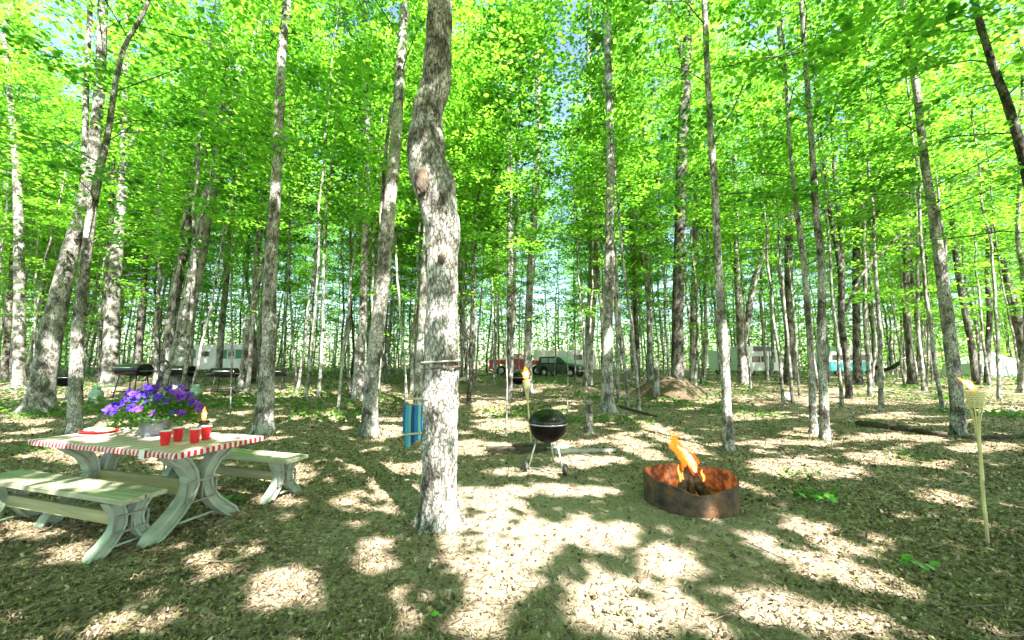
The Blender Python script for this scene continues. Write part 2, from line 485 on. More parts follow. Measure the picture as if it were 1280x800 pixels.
# ------------------------------------------------------------ ground
def axis(a, b, dense0, dense1, step, nfar):
    mid = np.arange(dense0, dense1 + 1e-6, step)
    lo = dense0 - np.geomspace(step, dense0 - a, nfar)[::-1]
    hi = dense1 + np.geomspace(step, b - dense1, nfar)
    return np.concatenate([lo, mid, hi])
gx = axis(-260, 260, -9, 9, .045, 70)
gy = axis(-40, 300, 1.2, 11, .045, 70)
GX, GY = np.meshgrid(gx, gy)
GZ = terr(GX, GY)
near = sstep(16, 10, np.hypot(GX, GY))
GZ = GZ + near * (0.022 * (vnoise(GX * 7, GY * 7, 21) - .5) + 0.018 * (vnoise(GX * 17, GY * 17, 22) - .5))
nx, ny = len(gx), len(gy)
idx = np.arange(nx * ny).reshape(ny, nx)
F = np.stack([idx[:-1, :-1].ravel(), idx[:-1, 1:].ravel(), idx[1:, 1:].ravel(), idx[1:, :-1].ravel()], 1)
g = link('ground', npmesh('ground', np.stack([GX.ravel(), GY.ravel(), GZ.ravel()], 1), F, M['ground'], smooth=True))
g['kind'] = 'structure'

# ------------------------------------------------------------ leaves
TPL = {
 'maple': np.array([(0, -.42), (.20, -.34), (.46, -.26), (.28, -.02), (.44, .26), (.16, .18), (0, .56), (-.16, .18), (-.44, .26), (-.28, -.02), (-.46, -.26), (-.20, -.34)]),
 'six': np.array([(0, -.45), (.36, -.22), (.34, .2), (0, .55), (-.34, .2), (-.36, -.22)]),
 'quad': np.array([(0, -.5), (.38, 0), (0, .5), (-.38, 0)]),
}
def leaves(P, size, tilt=.4, shape='quad', g=None, curl=.15, asp=None):
    g = g or rng
    N = len(P)
    T = TPL[shape]; k = len(T)
    nrm = np.stack([g.normal(0, tilt, N), g.normal(0, tilt, N), np.ones(N)], 1)
    nrm /= np.linalg.norm(nrm, axis=1, keepdims=True)
    a = g.uniform(0, 2 * np.pi, N)
    u = np.stack([np.cos(a), np.sin(a), np.zeros(N)], 1)
    u -= nrm * np.sum(u * nrm, 1, keepdims=True); u /= np.linalg.norm(u, axis=1, keepdims=True)
    v = np.cross(nrm, u)
    s = np.broadcast_to(np.asarray(size, float), (N,))[:, None, None]
    if asp is not None: u = u * asp[:, None]
    V = P[:, None, :] + s * (T[None, :, 0, None] * u[:, None, :] + T[None, :, 1, None] * v[:, None, :] - curl * (np.abs(T[None, :, 0, None]) + .3 * T[None, :, 1, None] ** 2) * nrm[:, None, :])
    F = np.arange(N * k).reshape(N, k)
    return V.reshape(-1, 3), F

def spray_points(g, tips, spread, per, thick=.035):
    """leaf positions in flat layered sprays round branch points"""
    n = len(tips)
    c = np.repeat(tips, per, 0)
    a = g.uniform(0, 2 * np.pi, n * per); r = np.sqrt(g.uniform(0, 1, n * per)) * np.repeat(spread, per)
    d = np.stack([np.cos(a) * r, np.sin(a) * r, g.normal(0, thick, n * per) - .12 * r], 1)
    return c + d

def branches(g, trunk_pts, h0, nb, lmin, lmax, up=(.15, .7)):
    """trunk_pts (N,3) going up; returns list of branch polylines (each (m,3)) above height h0"""
    z = trunk_pts[:, 2]
    out = []
    ztop = z.max()
    for i in range(nb):
        t = (i + g.uniform(0, 1)) / nb
        h = h0 + (ztop - h0) * t ** .9
        x = np.interp(h, z, trunk_pts[:, 0]); y = np.interp(h, z, trunk_pts[:, 1])
        a = i * 2.4 + g.uniform(-.6, .6); e = g.uniform(*up)
        L = g.uniform(lmin, lmax) * (1.1 - .65 * t)
        d = np.array([math.cos(a) * math.cos(e), math.sin(a) * math.cos(e), math.sin(e)])
        s = np.linspace(0, 1, 6)[:, None]
        wig = np.cumsum(g.normal(0, .045, (6, 3)), 0) * L * np.minimum(1, s * 3)
        p = np.array([x, y, h]) + wig + s * L * d + np.array([0, 0, -1]) * (s ** 2) * L * g.uniform(-.1, .28) + np.array([g.normal(0, .1), g.normal(0, .1), 0]) * s ** 2 * L
        out.append(p)
    return out

def crown_mesh(name, g, trunk_pts, h0, nb, lmin, lmax, per, size, shape, spread=(.26, .66), tips=5, carve=False, tilt=.35, rr=.0085):
    brs = branches(g, trunk_pts, h0, nb, lmin, lmax)
    tp = []; sp = []
    mb = MB()
    for b in brs:
        mb.tube(b, np.linspace(rr * 1.6, rr * .35, len(b)), 4, cap=False)
        for j in range(tips):
            t = .3 + .7 * (j + g.uniform(0, 1)) / tips
            q = b[min(int(t * 5), 4)] + (b[min(int(t * 5) + 1, 5)] - b[min(int(t * 5), 4)]) * (t * 5 % 1)
            off = np.array([g.normal(0, .3), g.normal(0, .3), g.normal(0, .05)])
            if g.uniform() < .7: mb.tube([q, q + off * .5 + np.array([0, 0, .03]), q + off], [rr * .5, rr * .35, rr * .2], 3, cap=False)
            tp.append(q + off); sp.append(g.uniform(*spread))
    P = spray_points(g, np.array(tp), np.array(sp), per)
    clump = np.repeat(g.uniform(-.36, .36, len(tp)), per)
    rnd = np.clip(g.uniform(.25, .75, len(P)) + clump, 0, 1)
    if carve:
        keep = ~in_gap(P)
        P = P[keep]; rnd = rnd[keep]
    V, F = leaves(P, size * g.uniform(.7, 1.25, len(P)), tilt, shape, g)
    # merge twigs (quads) with leaves: pad by separate polygons
    me = bpy.data.meshes.new(name)
    tv = np.array(mb.v, np.float32).reshape(-1, 3); tf = np.array(mb.f, np.int32).reshape(-1, 4)
    k = F.shape[1]
    allv = np.concatenate([V.astype(np.float32), tv]); nl = len(F)
    me.vertices.add(len(allv)); me.vertices.foreach_set('co', allv.ravel())
    li = np.concatenate([F.ravel(), (tf + len(V)).ravel()]).astype(np.int32)
    ls = np.concatenate([np.arange(nl) * k, nl * k + np.arange(len(tf)) * 4]).astype(np.int32)
    me.loops.add(len(li)); me.loops.foreach_set('vertex_index', li)
    me.polygons.add(len(ls)); me.polygons.foreach_set('loop_start', ls)
    me.update(calc_edges=True)
    me.materials.append(M['leaf']); me.materials.append(M['bark'][2])
    me.polygons.foreach_set('material_index', np.concatenate([np.zeros(nl), np.ones(len(tf))]).astype(np.int32))
    a = me.attributes.new('rnd', 'FLOAT', 'FACE'); a.data.foreach_set('value', np.concatenate([rnd, np.zeros(len(tf))]).astype(np.float32))
    return me

def resample(pts, rad, step):
    pts = [np.array(p, float) for p in pts]
    P = [pts[0] * 2 - pts[1]] + pts + [pts[-1] * 2 - pts[-2]]
    out = []; ro = []
    for i in range(1, len(P) - 2):
        n = max(1, int(np.linalg.norm(P[i + 1] - P[i]) / step))
        for k in range(n):
            t = k / n
            a, b, c, d = P[i - 1], P[i], P[i + 1], P[i + 2]
            q = .5 * (2 * b + (c - a) * t + (2 * a - 5 * b + 4 * c - d) * t * t + (3 * b - a - 3 * c + d) * t ** 3)
            out.append(q); ro.append(rad[i - 1] * (1 - t) + rad[i] * t)
    out.append(pts[-1]); ro.append(rad[-1])
    return np.array(out), np.array(ro)

def trunk_geo(pts, rad, n, g, flare=.45, lobes=5, rough=.05, vbase=0):
    """numpy trunk tube with root flare and uneven bark surface"""
    N = len(pts)
    a = np.linspace(0, 2 * np.pi, n, endpoint=False)
    ph = g.uniform(0, 6, 3)
    d = np.gradient(pts, axis=0); d /= np.linalg.norm(d, axis=1, keepdims=True)
    ref = np.array([1., 0, 0]); u = ref - d * (d @ ref)[:, None]; u /= np.linalg.norm(u, axis=1, keepdims=True)
    w_ = np.cross(d, u)
    hgt = pts[:, 2] - pts[0, 2] - .12
    ex = np.exp(-np.maximum(hgt, 0) / (rad[0] * 1.1 + .03))[:, None]
    but = np.clip(np.sin(a[None] * lobes + ph[0] + .6 * np.sin(a[None] * 2 + ph[1])), 0, 1) ** 1.5
    fl = 1 + flare * (.6 * ex + 1.9 * ex ** 2.2 * but)
    ns = 1 + rough * (vnoise(a[None] * 1.9 + ph[1] * 10, hgt[:, None] * 5 + ph[2] * 9, 5) - .5) * 2 + rough * .6 * (vnoise(np.cos(a)[None] * 3 + 40 + ph[0], hgt[:, None] * 14 + np.sin(a)[None] * 3, 6) - .5) * 2
    r = rad[:, None] * fl * ns
    V = pts[:, None, :] + r[..., None] * (np.cos(a)[None, :, None] * u[:, None] + np.sin(a)[None, :, None] * w_[:, None])
    i = np.arange((N - 1) * n).reshape(N - 1, n)
    F = np.stack([i, np.roll(i, -1, 1), np.roll(i, -1, 1) + n, i + n], -1).reshape(-1, 4)
    return V.reshape(-1, 3), F + vbase

def tree_from_px(name, label, path, widths, bark_i=1, forks=(), Y=None, height=17, crown=None, group='maple trees of the clearing', fine=False, seed=1, lean=0, flare=.35):
    g = np.random.default_rng(seed)
    base = GP(*path[0]) if Y is None else None
    Yb = min(base.y, 15.4 if 'rising out of the earth mound' in label else 21.0) if Y is None else Y
    def conv(pth, wd, y0):
        P = []; Rr = []
        for (px, py), w_ in zip(pth, wd):
            q = PL(px, py, y0 + lean * max(0, (500 - py) / 500))
            P.append(np.array(q)); Rr.append(w_ * q.y / (2 * FPX * math.sqrt(1 + (q.x / q.y) ** 2)))
        return P, Rr
    P, Rr = conv(path, widths, Yb)
    gz = float(terr(P[0][0], P[0][1]))
    P[0][2] = gz
    P.insert(0, P[0] + np.array([0, 0, -.12])); Rr.insert(0, Rr[0])
    # up beyond the frame
    dirn = (P[-1] - P[-3]); dirn /= np.linalg.norm(dirn)
    dirn = dirn * .75 + np.array([0, 0, .35]); dirn /= np.linalg.norm(dirn)
    while P[-1][2] < height:
        P.append(P[-1] + dirn * 1.6 + np.array([g.normal(0, .08), g.normal(0, .08), 0])); Rr.append(max(.015, Rr[-1] * .82))
    n = 56 if fine else 14
    pts, rad = resample(P, Rr, .03 if fine else .14)
    origin = np.array([P[0][0], P[0][1], gz])
    root = thing(name, label, 'tree', tuple(origin), 0, group)
    V, F = trunk_geo(pts - origin, rad, n, g, flare, 4 + seed % 3, .085 if fine else .06)
    Vs = [V]; Fs = [F]; nb = len(V)
    mb = MB()
    fork_pts = []
    for fp, fw in forks:
        Pf, Rf = conv(fp, fw, Yb)
        # swing the limb slightly out of the plane
        sw = g.uniform(-.4, .4)
        for k in range(1, len(Pf)): Pf[k][1] += sw * k / len(Pf)
        dd = Pf[-1] - Pf[-2]; dd /= np.linalg.norm(dd)
        if fp[-1][1] < 30:
            while Pf[-1][2] < height - 2: Pf.append(Pf[-1] + dd * 1.3 + np.array([g.normal(0, .1), g.normal(0, .1), .2])); Rf.append(Rf[-1] * .75)
        pf, rf = resample(Pf, Rf, .2)
        v, f = trunk_geo(pf - origin, rf, 10, g, 0, 3, .05, nb)
        Vs.append(v); Fs.append(f); nb += len(v); fork_pts.append(pf - origin)
    me = npmesh('trunk', np.concatenate(Vs), np.concatenate(Fs), M['bark'][bark_i], smooth=True)
    link('trunk', me, root)
    if crown:
        h0, cnt, lmin, lmax, per = crown
        # crown in world space first (so that canopy gaps can be left), then moved under the root
        me = crown_mesh('crown', g, pts, h0, cnt, lmin, lmax, per, .092, 'six', carve=True)
        v = np.empty(len(me.vertices) * 3, np.float32); me.vertices.foreach_get('co', v)
        v = v.reshape(-1, 3) - origin.astype(np.float32); me.vertices.foreach_set('co', v.ravel()); me.update()
        link('crown', me, root)
    return root, pts, rad

C1 = (4.2, 40, 1.2, 3.8, 54)
C2 = (3.2, 42, 1.2, 3.4, 52)
C3 = (4.0, 42, 1.4, 3.8, 54)
TREES = [
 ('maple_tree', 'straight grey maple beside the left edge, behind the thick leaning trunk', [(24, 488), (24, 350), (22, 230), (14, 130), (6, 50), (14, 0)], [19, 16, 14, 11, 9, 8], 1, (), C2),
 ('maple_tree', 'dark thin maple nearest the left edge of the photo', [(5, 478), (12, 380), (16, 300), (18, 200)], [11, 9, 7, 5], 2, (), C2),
 ('maple_tree', 'thick maple leaning right from a broad mossy foot beyond the table', [(47, 516), (64, 420), (86, 322), (103, 262), (115, 200), (124, 115), (129, 0)], [38, 33, 25, 22, 18, 17, 15], 1, [([(100, 300), (104, 200), (106, 86), (109, 0)], [14, 10, 9, 8])], C1),
 ('maple_tree', 'slim maple with bare split pale bark at its foot behind the tablecloth', [(93, 545), (95, 465), (98, 404), (112, 285), (125, 210), (135, 167), (152, 69), (184, 6)], [21, 19, 17, 15, 12, 10, 8, 6], 1, (), C2),
 ('maple_tree', 'straight grey maple beside the small propane tank', [(138, 483), (140, 400), (144, 340), (151, 264), (155, 200), (156, 100), (158, 20)], [23, 21, 18, 15, 12, 10, 8], 1, [([(151, 264), (162, 185), (176, 155)], [8, 6, 4])], C1),
 ('maple_tree', 'thin dark maple close against the trunk beside the propane tank', [(127, 479), (134, 360), (140, 250), (143, 150)], [9, 8, 6, 4], 2, (), C2),
 ('maple_tree', 'slender wavy maple behind the purple flowers', [(170, 474), (176, 391), (185, 298), (191, 210), (196, 120)], [11, 9, 8, 6, 4], 2, (), C2),
 ('maple_tree', 'darker left trunk of the leaning pair behind the flowers', [(205, 482), (212, 420), (221, 357), (236, 285), (244, 221), (253, 155), (282, 58), (305, 0)], [17, 16, 14, 12, 11, 10, 8, 7], 2, (), C1),
 ('maple_tree', 'forked sunlit maple leaning right between the flowers and the black barrel grill', [(226, 492), (230, 430), (236, 383), (251, 306), (259, 255), (276, 200), (282, 161), (296, 109), (316, 57), (336, 0)], [30, 25, 22, 20, 20, 19, 16, 13, 11, 9], 0, [([(268, 205), (278, 150), (288, 80), (294, 29), (300, 0)], [14, 13, 12, 11, 10]), ([(262, 250), (256, 190), (262, 150)], [8, 6, 4])], C1),
 ('maple_tree', 'straight mottled maple whose foot shows right behind the table corner', [(329, 544), (334, 470), (336, 425), (337, 371), (339, 326), (344, 245), (347, 190), (352, 75), (359, 0)], [25, 20, 18, 18, 17, 15, 14, 13, 12], 0, (), C1),
 ('maple_tree', 'slender maple curving behind the barrel grill, left of the mottled trunk', [(301, 486), (310, 420), (317, 380), (322, 310), (330, 245), (336, 160)], [10, 9, 9, 8, 7, 5], 1, (), C2),
 ('maple_tree', 'slender maple rising in front of the green striped trailer', [(273, 470), (277, 410), (283, 348), (290, 260), (298, 180)], [9, 9, 8, 7, 5], 1, (), C2),
 ('maple_tree', 'sunlit pale maple leaning right, left of the big crooked trunk', [(462, 545), (464, 480), (469, 434), (479, 348), (488, 245), (493, 195), (500, 95), (506, 0)], [21, 18, 18, 18, 17, 16, 14, 12], 0, [([(474, 380), (475, 290), (478, 200), (486, 120)], [8, 7, 6, 4])], C1),
 ('maple_tree', 'straight thin maple with sunlit foot just left of the pale leaning maple', [(447, 500), (450, 440), (453, 402), (456, 290), (459, 200), (458, 80), (456, 0)], [16, 13, 10, 9, 8, 7, 6], 1, (), C2),
 ('maple_tree', 'pale maple half hidden behind the big crooked trunk, beside the hammock', [(523, 512), (525, 455), (528, 400), (531, 330), (534, 250)], [13, 12, 11, 9, 7], 0, (), C2),
 ('maple_tree', 'dark straight maple in front of the red pickup, left of the far torch', [(640, 476), (638, 430), (638, 320), (637, 220), (635, 115), (633, 20)], [11, 9, 8, 8, 7, 5], 1, (), C3),
 ('maple_tree', 'slim pale maple directly behind the flame of the far torch', [(660, 492), (660, 440), (662, 360), (668, 260), (673, 167), (670, 60), (668, 0)], [11, 10, 9, 9, 8, 7, 6], 0, (), C3),
 ('maple_tree', 'forked maple left of the clean straight trunk beside the kettle grill', [(735, 482), (736, 440), (738, 400), (742, 332), (740, 280), (738, 200), (736, 115), (738, 0)], [11, 11, 12, 13, 10, 9, 8, 7], 0, [([(744, 350), (748, 270), (751, 190), (760, 100)], [9, 9, 8, 5]), ([(738, 300), (722, 230), (706, 165)], [8, 6, 4])], C2),
 ('maple_tree', 'clean straight mottled maple just right of the kettle grill', [(760, 516), (759, 460), (760, 400), (762, 280), (763, 200), (761, 115), (757, 0)], [16, 14, 13, 12, 11, 11, 9], 0, (), C1),
 ('maple_tree', 'thin straight maple in front of the earth mound', [(813, 478), (812, 440), (811, 360), (808, 290), (805, 180), (800, 80)], [8, 7, 7, 6, 5, 4], 1, (), C2),
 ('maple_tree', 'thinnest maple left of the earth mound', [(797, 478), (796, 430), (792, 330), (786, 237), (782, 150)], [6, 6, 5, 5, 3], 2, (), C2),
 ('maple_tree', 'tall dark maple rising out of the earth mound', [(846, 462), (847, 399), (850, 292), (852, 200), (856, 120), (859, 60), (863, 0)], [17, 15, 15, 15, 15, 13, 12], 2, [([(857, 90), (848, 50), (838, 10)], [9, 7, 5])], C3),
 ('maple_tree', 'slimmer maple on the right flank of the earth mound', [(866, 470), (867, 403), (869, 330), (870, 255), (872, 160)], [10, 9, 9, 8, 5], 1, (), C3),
 ('maple_tree', 'pale slender maple with flared sunlit foot behind the fire ring', [(911, 563), (908, 500), (905, 431), (898, 339), (894, 246), (887, 144), (880, 0)], [15, 12, 12, 11, 10, 9, 8], 0, (), C1),
 ('maple_tree', 'low forked maple spreading in a Y beside the striped motorhome', [(929, 472), (927, 430), (924, 394), (921, 339), (919, 223), (916, 120)], [13, 12, 9, 7, 6, 4], 1, [([(928, 435), (937, 385), (944, 348), (958, 305), (968, 250)], [10, 9, 8, 6, 4])], C2),
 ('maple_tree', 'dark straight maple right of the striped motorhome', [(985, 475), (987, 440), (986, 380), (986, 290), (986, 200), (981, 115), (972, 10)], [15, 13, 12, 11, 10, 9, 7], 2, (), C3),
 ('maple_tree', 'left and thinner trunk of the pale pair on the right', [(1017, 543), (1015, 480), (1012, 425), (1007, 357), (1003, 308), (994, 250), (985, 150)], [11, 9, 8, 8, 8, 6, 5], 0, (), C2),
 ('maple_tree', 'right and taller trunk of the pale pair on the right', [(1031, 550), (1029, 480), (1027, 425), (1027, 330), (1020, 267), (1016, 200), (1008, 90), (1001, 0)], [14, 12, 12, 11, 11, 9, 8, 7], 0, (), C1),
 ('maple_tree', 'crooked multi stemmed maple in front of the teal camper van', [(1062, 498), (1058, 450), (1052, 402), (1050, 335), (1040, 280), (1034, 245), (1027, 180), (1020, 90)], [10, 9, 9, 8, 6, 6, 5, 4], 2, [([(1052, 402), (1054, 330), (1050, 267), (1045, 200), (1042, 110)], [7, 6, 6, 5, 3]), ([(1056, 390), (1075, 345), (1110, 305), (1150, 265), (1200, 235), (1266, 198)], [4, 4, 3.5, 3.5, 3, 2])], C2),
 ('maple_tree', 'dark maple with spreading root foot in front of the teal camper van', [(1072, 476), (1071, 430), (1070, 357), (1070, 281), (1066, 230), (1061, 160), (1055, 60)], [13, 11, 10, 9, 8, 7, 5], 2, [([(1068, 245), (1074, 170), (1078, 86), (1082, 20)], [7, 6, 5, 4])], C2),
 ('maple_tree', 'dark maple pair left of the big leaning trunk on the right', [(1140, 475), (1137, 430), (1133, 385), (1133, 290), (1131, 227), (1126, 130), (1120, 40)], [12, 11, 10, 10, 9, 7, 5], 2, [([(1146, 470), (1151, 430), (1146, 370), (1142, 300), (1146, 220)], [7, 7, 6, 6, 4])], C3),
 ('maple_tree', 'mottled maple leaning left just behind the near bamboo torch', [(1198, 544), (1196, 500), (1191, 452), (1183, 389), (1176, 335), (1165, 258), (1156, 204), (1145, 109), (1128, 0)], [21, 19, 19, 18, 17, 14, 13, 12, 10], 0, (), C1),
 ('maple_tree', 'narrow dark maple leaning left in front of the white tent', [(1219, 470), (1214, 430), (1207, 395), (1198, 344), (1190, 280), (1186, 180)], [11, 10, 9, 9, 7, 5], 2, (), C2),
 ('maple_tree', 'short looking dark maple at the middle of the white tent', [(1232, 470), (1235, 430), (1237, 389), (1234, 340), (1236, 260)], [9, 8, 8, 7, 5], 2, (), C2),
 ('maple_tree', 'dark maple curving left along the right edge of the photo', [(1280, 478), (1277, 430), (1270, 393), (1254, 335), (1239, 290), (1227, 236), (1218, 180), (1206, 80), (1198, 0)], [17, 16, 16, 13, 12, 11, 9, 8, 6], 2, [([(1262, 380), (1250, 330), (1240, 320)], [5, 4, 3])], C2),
]
tree_pos = []
for i, (nm, lb, pth, wd, bi, fk, cr) in enumerate(TREES):
    r_, pts_, rad_ = tree_from_px(nm, lb, pth, wd, bi, fk, crown=cr, seed=40 + i, height=19 + (i * 37 % 5))
    tree_pos.append((pts_[0][0], pts_[0][1]))
# near tree leaning in from beyond the right edge
r_, pts_, rad_ = tree_from_px('maple_tree', 'thick dark trunk crossing the upper right corner of the photo', [(1330, 560), (1315, 420), (1296, 280), (1280, 200), (1260, 132), (1237, 69), (1218, 0)], [24, 21, 18, 17, 15, 13, 11], 2, (), crown=C2, seed=90)
tree_pos.append((pts_[0][0], pts_[0][1]))

# the big crooked trunk in the middle
mt, mpts, mrad = tree_from_px('maple_tree', 'big crooked maple with a swollen knotted bend, in the middle of the clearing',
    [(549, 657), (549, 620), (549, 560), (550, 500), (551, 440), (552, 380), (552, 320), (553, 290), (548, 262), (543, 235), (536, 208), (533, 180), (533, 158), (538, 128), (545, 100), (548, 60), (550, 25), (551, 0)],
    [45, 42, 42, 43, 42, 40, 41, 44, 50, 53, 52, 48, 43, 40, 39, 36, 34, 33], 0, (), crown=(6.5, 14, 1.5, 3.2, 34), seed=7, fine=True, flare=.22)
mt.children[0].data.materials[0] = M['bark_main']
tree_pos.append((mpts[0][0], mpts[0][1]))
M['scar'] = pmat('bare_scar_wood', (.045, .035, .025), (.15, .115, .085), 18, .85, .8, stretch=(1, 1, .4))
def scar(px, py, rx, rz, lb, dy):
    q = PL(px, py, mpts[0][1] - dy)
    m = MB(); m.sphere((0, 0, 0), 1, rx, .03, rz, 22, 14, .34, int(px))
    o = m.build('knot', M['scar'], mt, smooth=True, label=lb)
    o.location = Vector(q) - mt.location
    return o
scar(527, 226, .065, .14, 'open brown scar on the swollen bend', .19)
scar(552, 323, .035, .055, 'small bare branch scar', .155)

# ------------------------------------------------------------ many slender trees beyond
def bg_variant(i):
    g = np.random.default_rng(200 + i)
    H = 17 + i % 4 * 1.3
    zs = np.linspace(-.15, H, 34)
    px = np.cumsum(g.normal(0, .035, 34)) + zs * g.normal(0, .02); py = np.cumsum(g.normal(0, .035, 34))
    px -= px[1]; py -= py[1]
    pts = np.stack([px, py, zs], 1)
    rad = np.interp(zs, [-.2, 3, H], [.07, .058, .015]) * (1 + .35 * (i % 3))
    V, F = trunk_geo(pts, rad, 8, g, .35, 4, .06)
    tm = npmesh('trunk', V, F, M['bark'][(1, 0, 0, 1, 2, 1, 0, 0)[i]], smooth=True)
    cm = crown_mesh('crown', g, pts, (5.0, 3.4, 8.5, 2.6)[i % 4], 42, 1.0, 2.9, 40, .135, 'quad', spread=(.35, .8), tips=5)
    root = thing('slender_tree', 'slender maple trunk among the many in the far woods', 'tree', (0, 0, 0), 0, 'slender maples of the far woods')
    link('trunk', tm, root); link('crown', cm, root)
    return root
NV = 8
protos = [bg_variant(i) for i in range(NV)]
used = [False] * NV
placed = list(tree_pos)
g2 = np.random.default_rng(77)
cnt = 0; tries = 0
# keep sight lines to the far campers a little open
OPEN = [(245, 325), (612, 728), (912, 970), (1035, 1085), (1205, 1265)]
while cnt < 262 and tries < 12000:
    tries += 1
    y = 13 + 40 * g2.uniform() ** .8
    x = g2.uniform(-1.45, 1.45) * y
    if min((x - a) ** 2 + (y - b) ** 2 for a, b in placed) < (1.1 + y * .010) ** 2: continue
    u, _ = to_px(x, y, 0)
    if y < 34 and any(a - 3 < u < b + 3 for a, b in OPEN) and g2.uniform() < .8: continue
    k = cnt % NV
    r = protos[k] if not used[k] else copy_tree(protos[k])
    used[k] = True
    r.location = (x, y, float(terr(x, y)))
    s = g2.uniform(.8, 1.2)
    r.scale = (s, s, g2.uniform(.85, 1.15))
    r.rotation_euler = (g2.normal(0, .035), g2.normal(0, .035), g2.uniform(0, 6.28))
    placed.append((x, y)); cnt += 1

# slim pale poles of young maples between the bigger trees
def pole_variant(i):
    g = np.random.default_rng(500 + i)
    H = 12 + i * 1.5
    zs = np.linspace(-.15, H, 26)
    px = np.cumsum(g.normal(0, .03, 26)); py = np.cumsum(g.normal(0, .03, 26)); px -= px[1]; py -= py[1]
    pts = np.stack([px, py, zs], 1)
    V, F = trunk_geo(pts, np.interp(zs, [-.2, 3, H], [.055, .045, .012]), 8, g, .3, 3, .06)
    root = thing('young_maple', 'slim pale pole of a young maple standing among the bigger trunks', 'young tree', (0, 0, 0), 0, 'slim pale young maples')
    link('trunk', npmesh('trunk', V, F, M['bark'][0], smooth=True), root)
    link('crown', crown_mesh('crown', g, pts, 6.0, 16, .8, 1.8, 26, .13, 'quad'), root)
    return root
yp = [pole_variant(i) for i in range(4)]
cnt = 0; tries = 0; g3 = np.random.default_rng(9)
while cnt < 90 and tries < 6000:
    tries += 1
    y = 11 + 22 * g3.uniform(); x = g3.uniform(-1.4, 1.4) * y
    if min((x - a) ** 2 + (y - b) ** 2 for a, b in placed) < .6 ** 2: continue
    u, _ = to_px(x, y, 0)
    if any(a < u < b for a, b in OPEN) and g3.uniform() < .7 or 520 < u < 580: continue
    r = yp[cnt] if cnt < 4 else copy_tree(yp[cnt % 4])
    r.location = (x, y, float(terr(x, y))); s_ = g3.uniform(.8, 1.25); r.scale = (s_, s_, g3.uniform(.9, 1.15))
    r.rotation_euler = (g3.normal(0, .04), g3.normal(0, .04), g3.uniform(0, 6.28))
    placed.append((x, y)); cnt += 1

# far wood as one mass
def far_wood():
    g = np.random.default_rng(5)
    n = 300
    y = g.uniform(52, 95, n); x = g.uniform(-1.6, 1.6, n) * y
    V = []; Fq = []
    mb = MB()
    for a, b in zip(x, y):
        z0 = float(terr(a, b)); r = g.uniform(.08, .18)
        mb.tube([(a, b, z0 - .1), (a + g.normal(0, .2), b, z0 + 5), (a + g.normal(0, .5), b, z0 + 12)], [r, r * .8, r * .3], 5, cap=False)
    m = 130000
    yy = g.uniform(54, 100, m); xx = g.uniform(-1.6, 1.6, m) * yy
    zz = 1.6 + 17 * g.beta(1.1, 1.1, m)
    # clumped
    keep = vnoise(xx * .8, yy * .5 + zz * 1.3, 3) + .35 * vnoise(xx * 2.2, zz * 2.5, 4) > .62
    P = np.stack([xx, yy, zz], 1)[keep]
    m2 = 170000
    yy = 36 + 50 * g.uniform(0, 1, m2); xx = g.uniform(-1.5, 1.5, m2) * yy
    zz = .2 + 7.5 * g.uniform(0, 1, m2) ** 1.2
    k2 = vnoise(xx * .35, yy * .35, 8) + .45 * vnoise(xx * 1.4, zz * 2.2, 12) > .70
    P = np.concatenate([P, np.stack([xx, yy, zz + .35], 1)[k2]])
    V, F = leaves(P, g.uniform(.20, .42, len(P)), .6, 'quad', g)
    me = npmesh('far_forest', np.concatenate([V, np.array(mb.v)]), np.concatenate([F, np.array(mb.f) + len(V)]), [M['leaf'], M['bark'][1]],
                rnd=np.concatenate([g.uniform(0, 1, len(F)), np.zeros(len(mb.f))]), midx=np.concatenate([np.zeros(len(F)), np.ones(len(mb.f))]))
    o = link('far_forest', me); o['kind'] = 'stuff'; o['label'] = 'bright green woods far beyond the campsites'; o['category'] = 'forest'
far_wood()

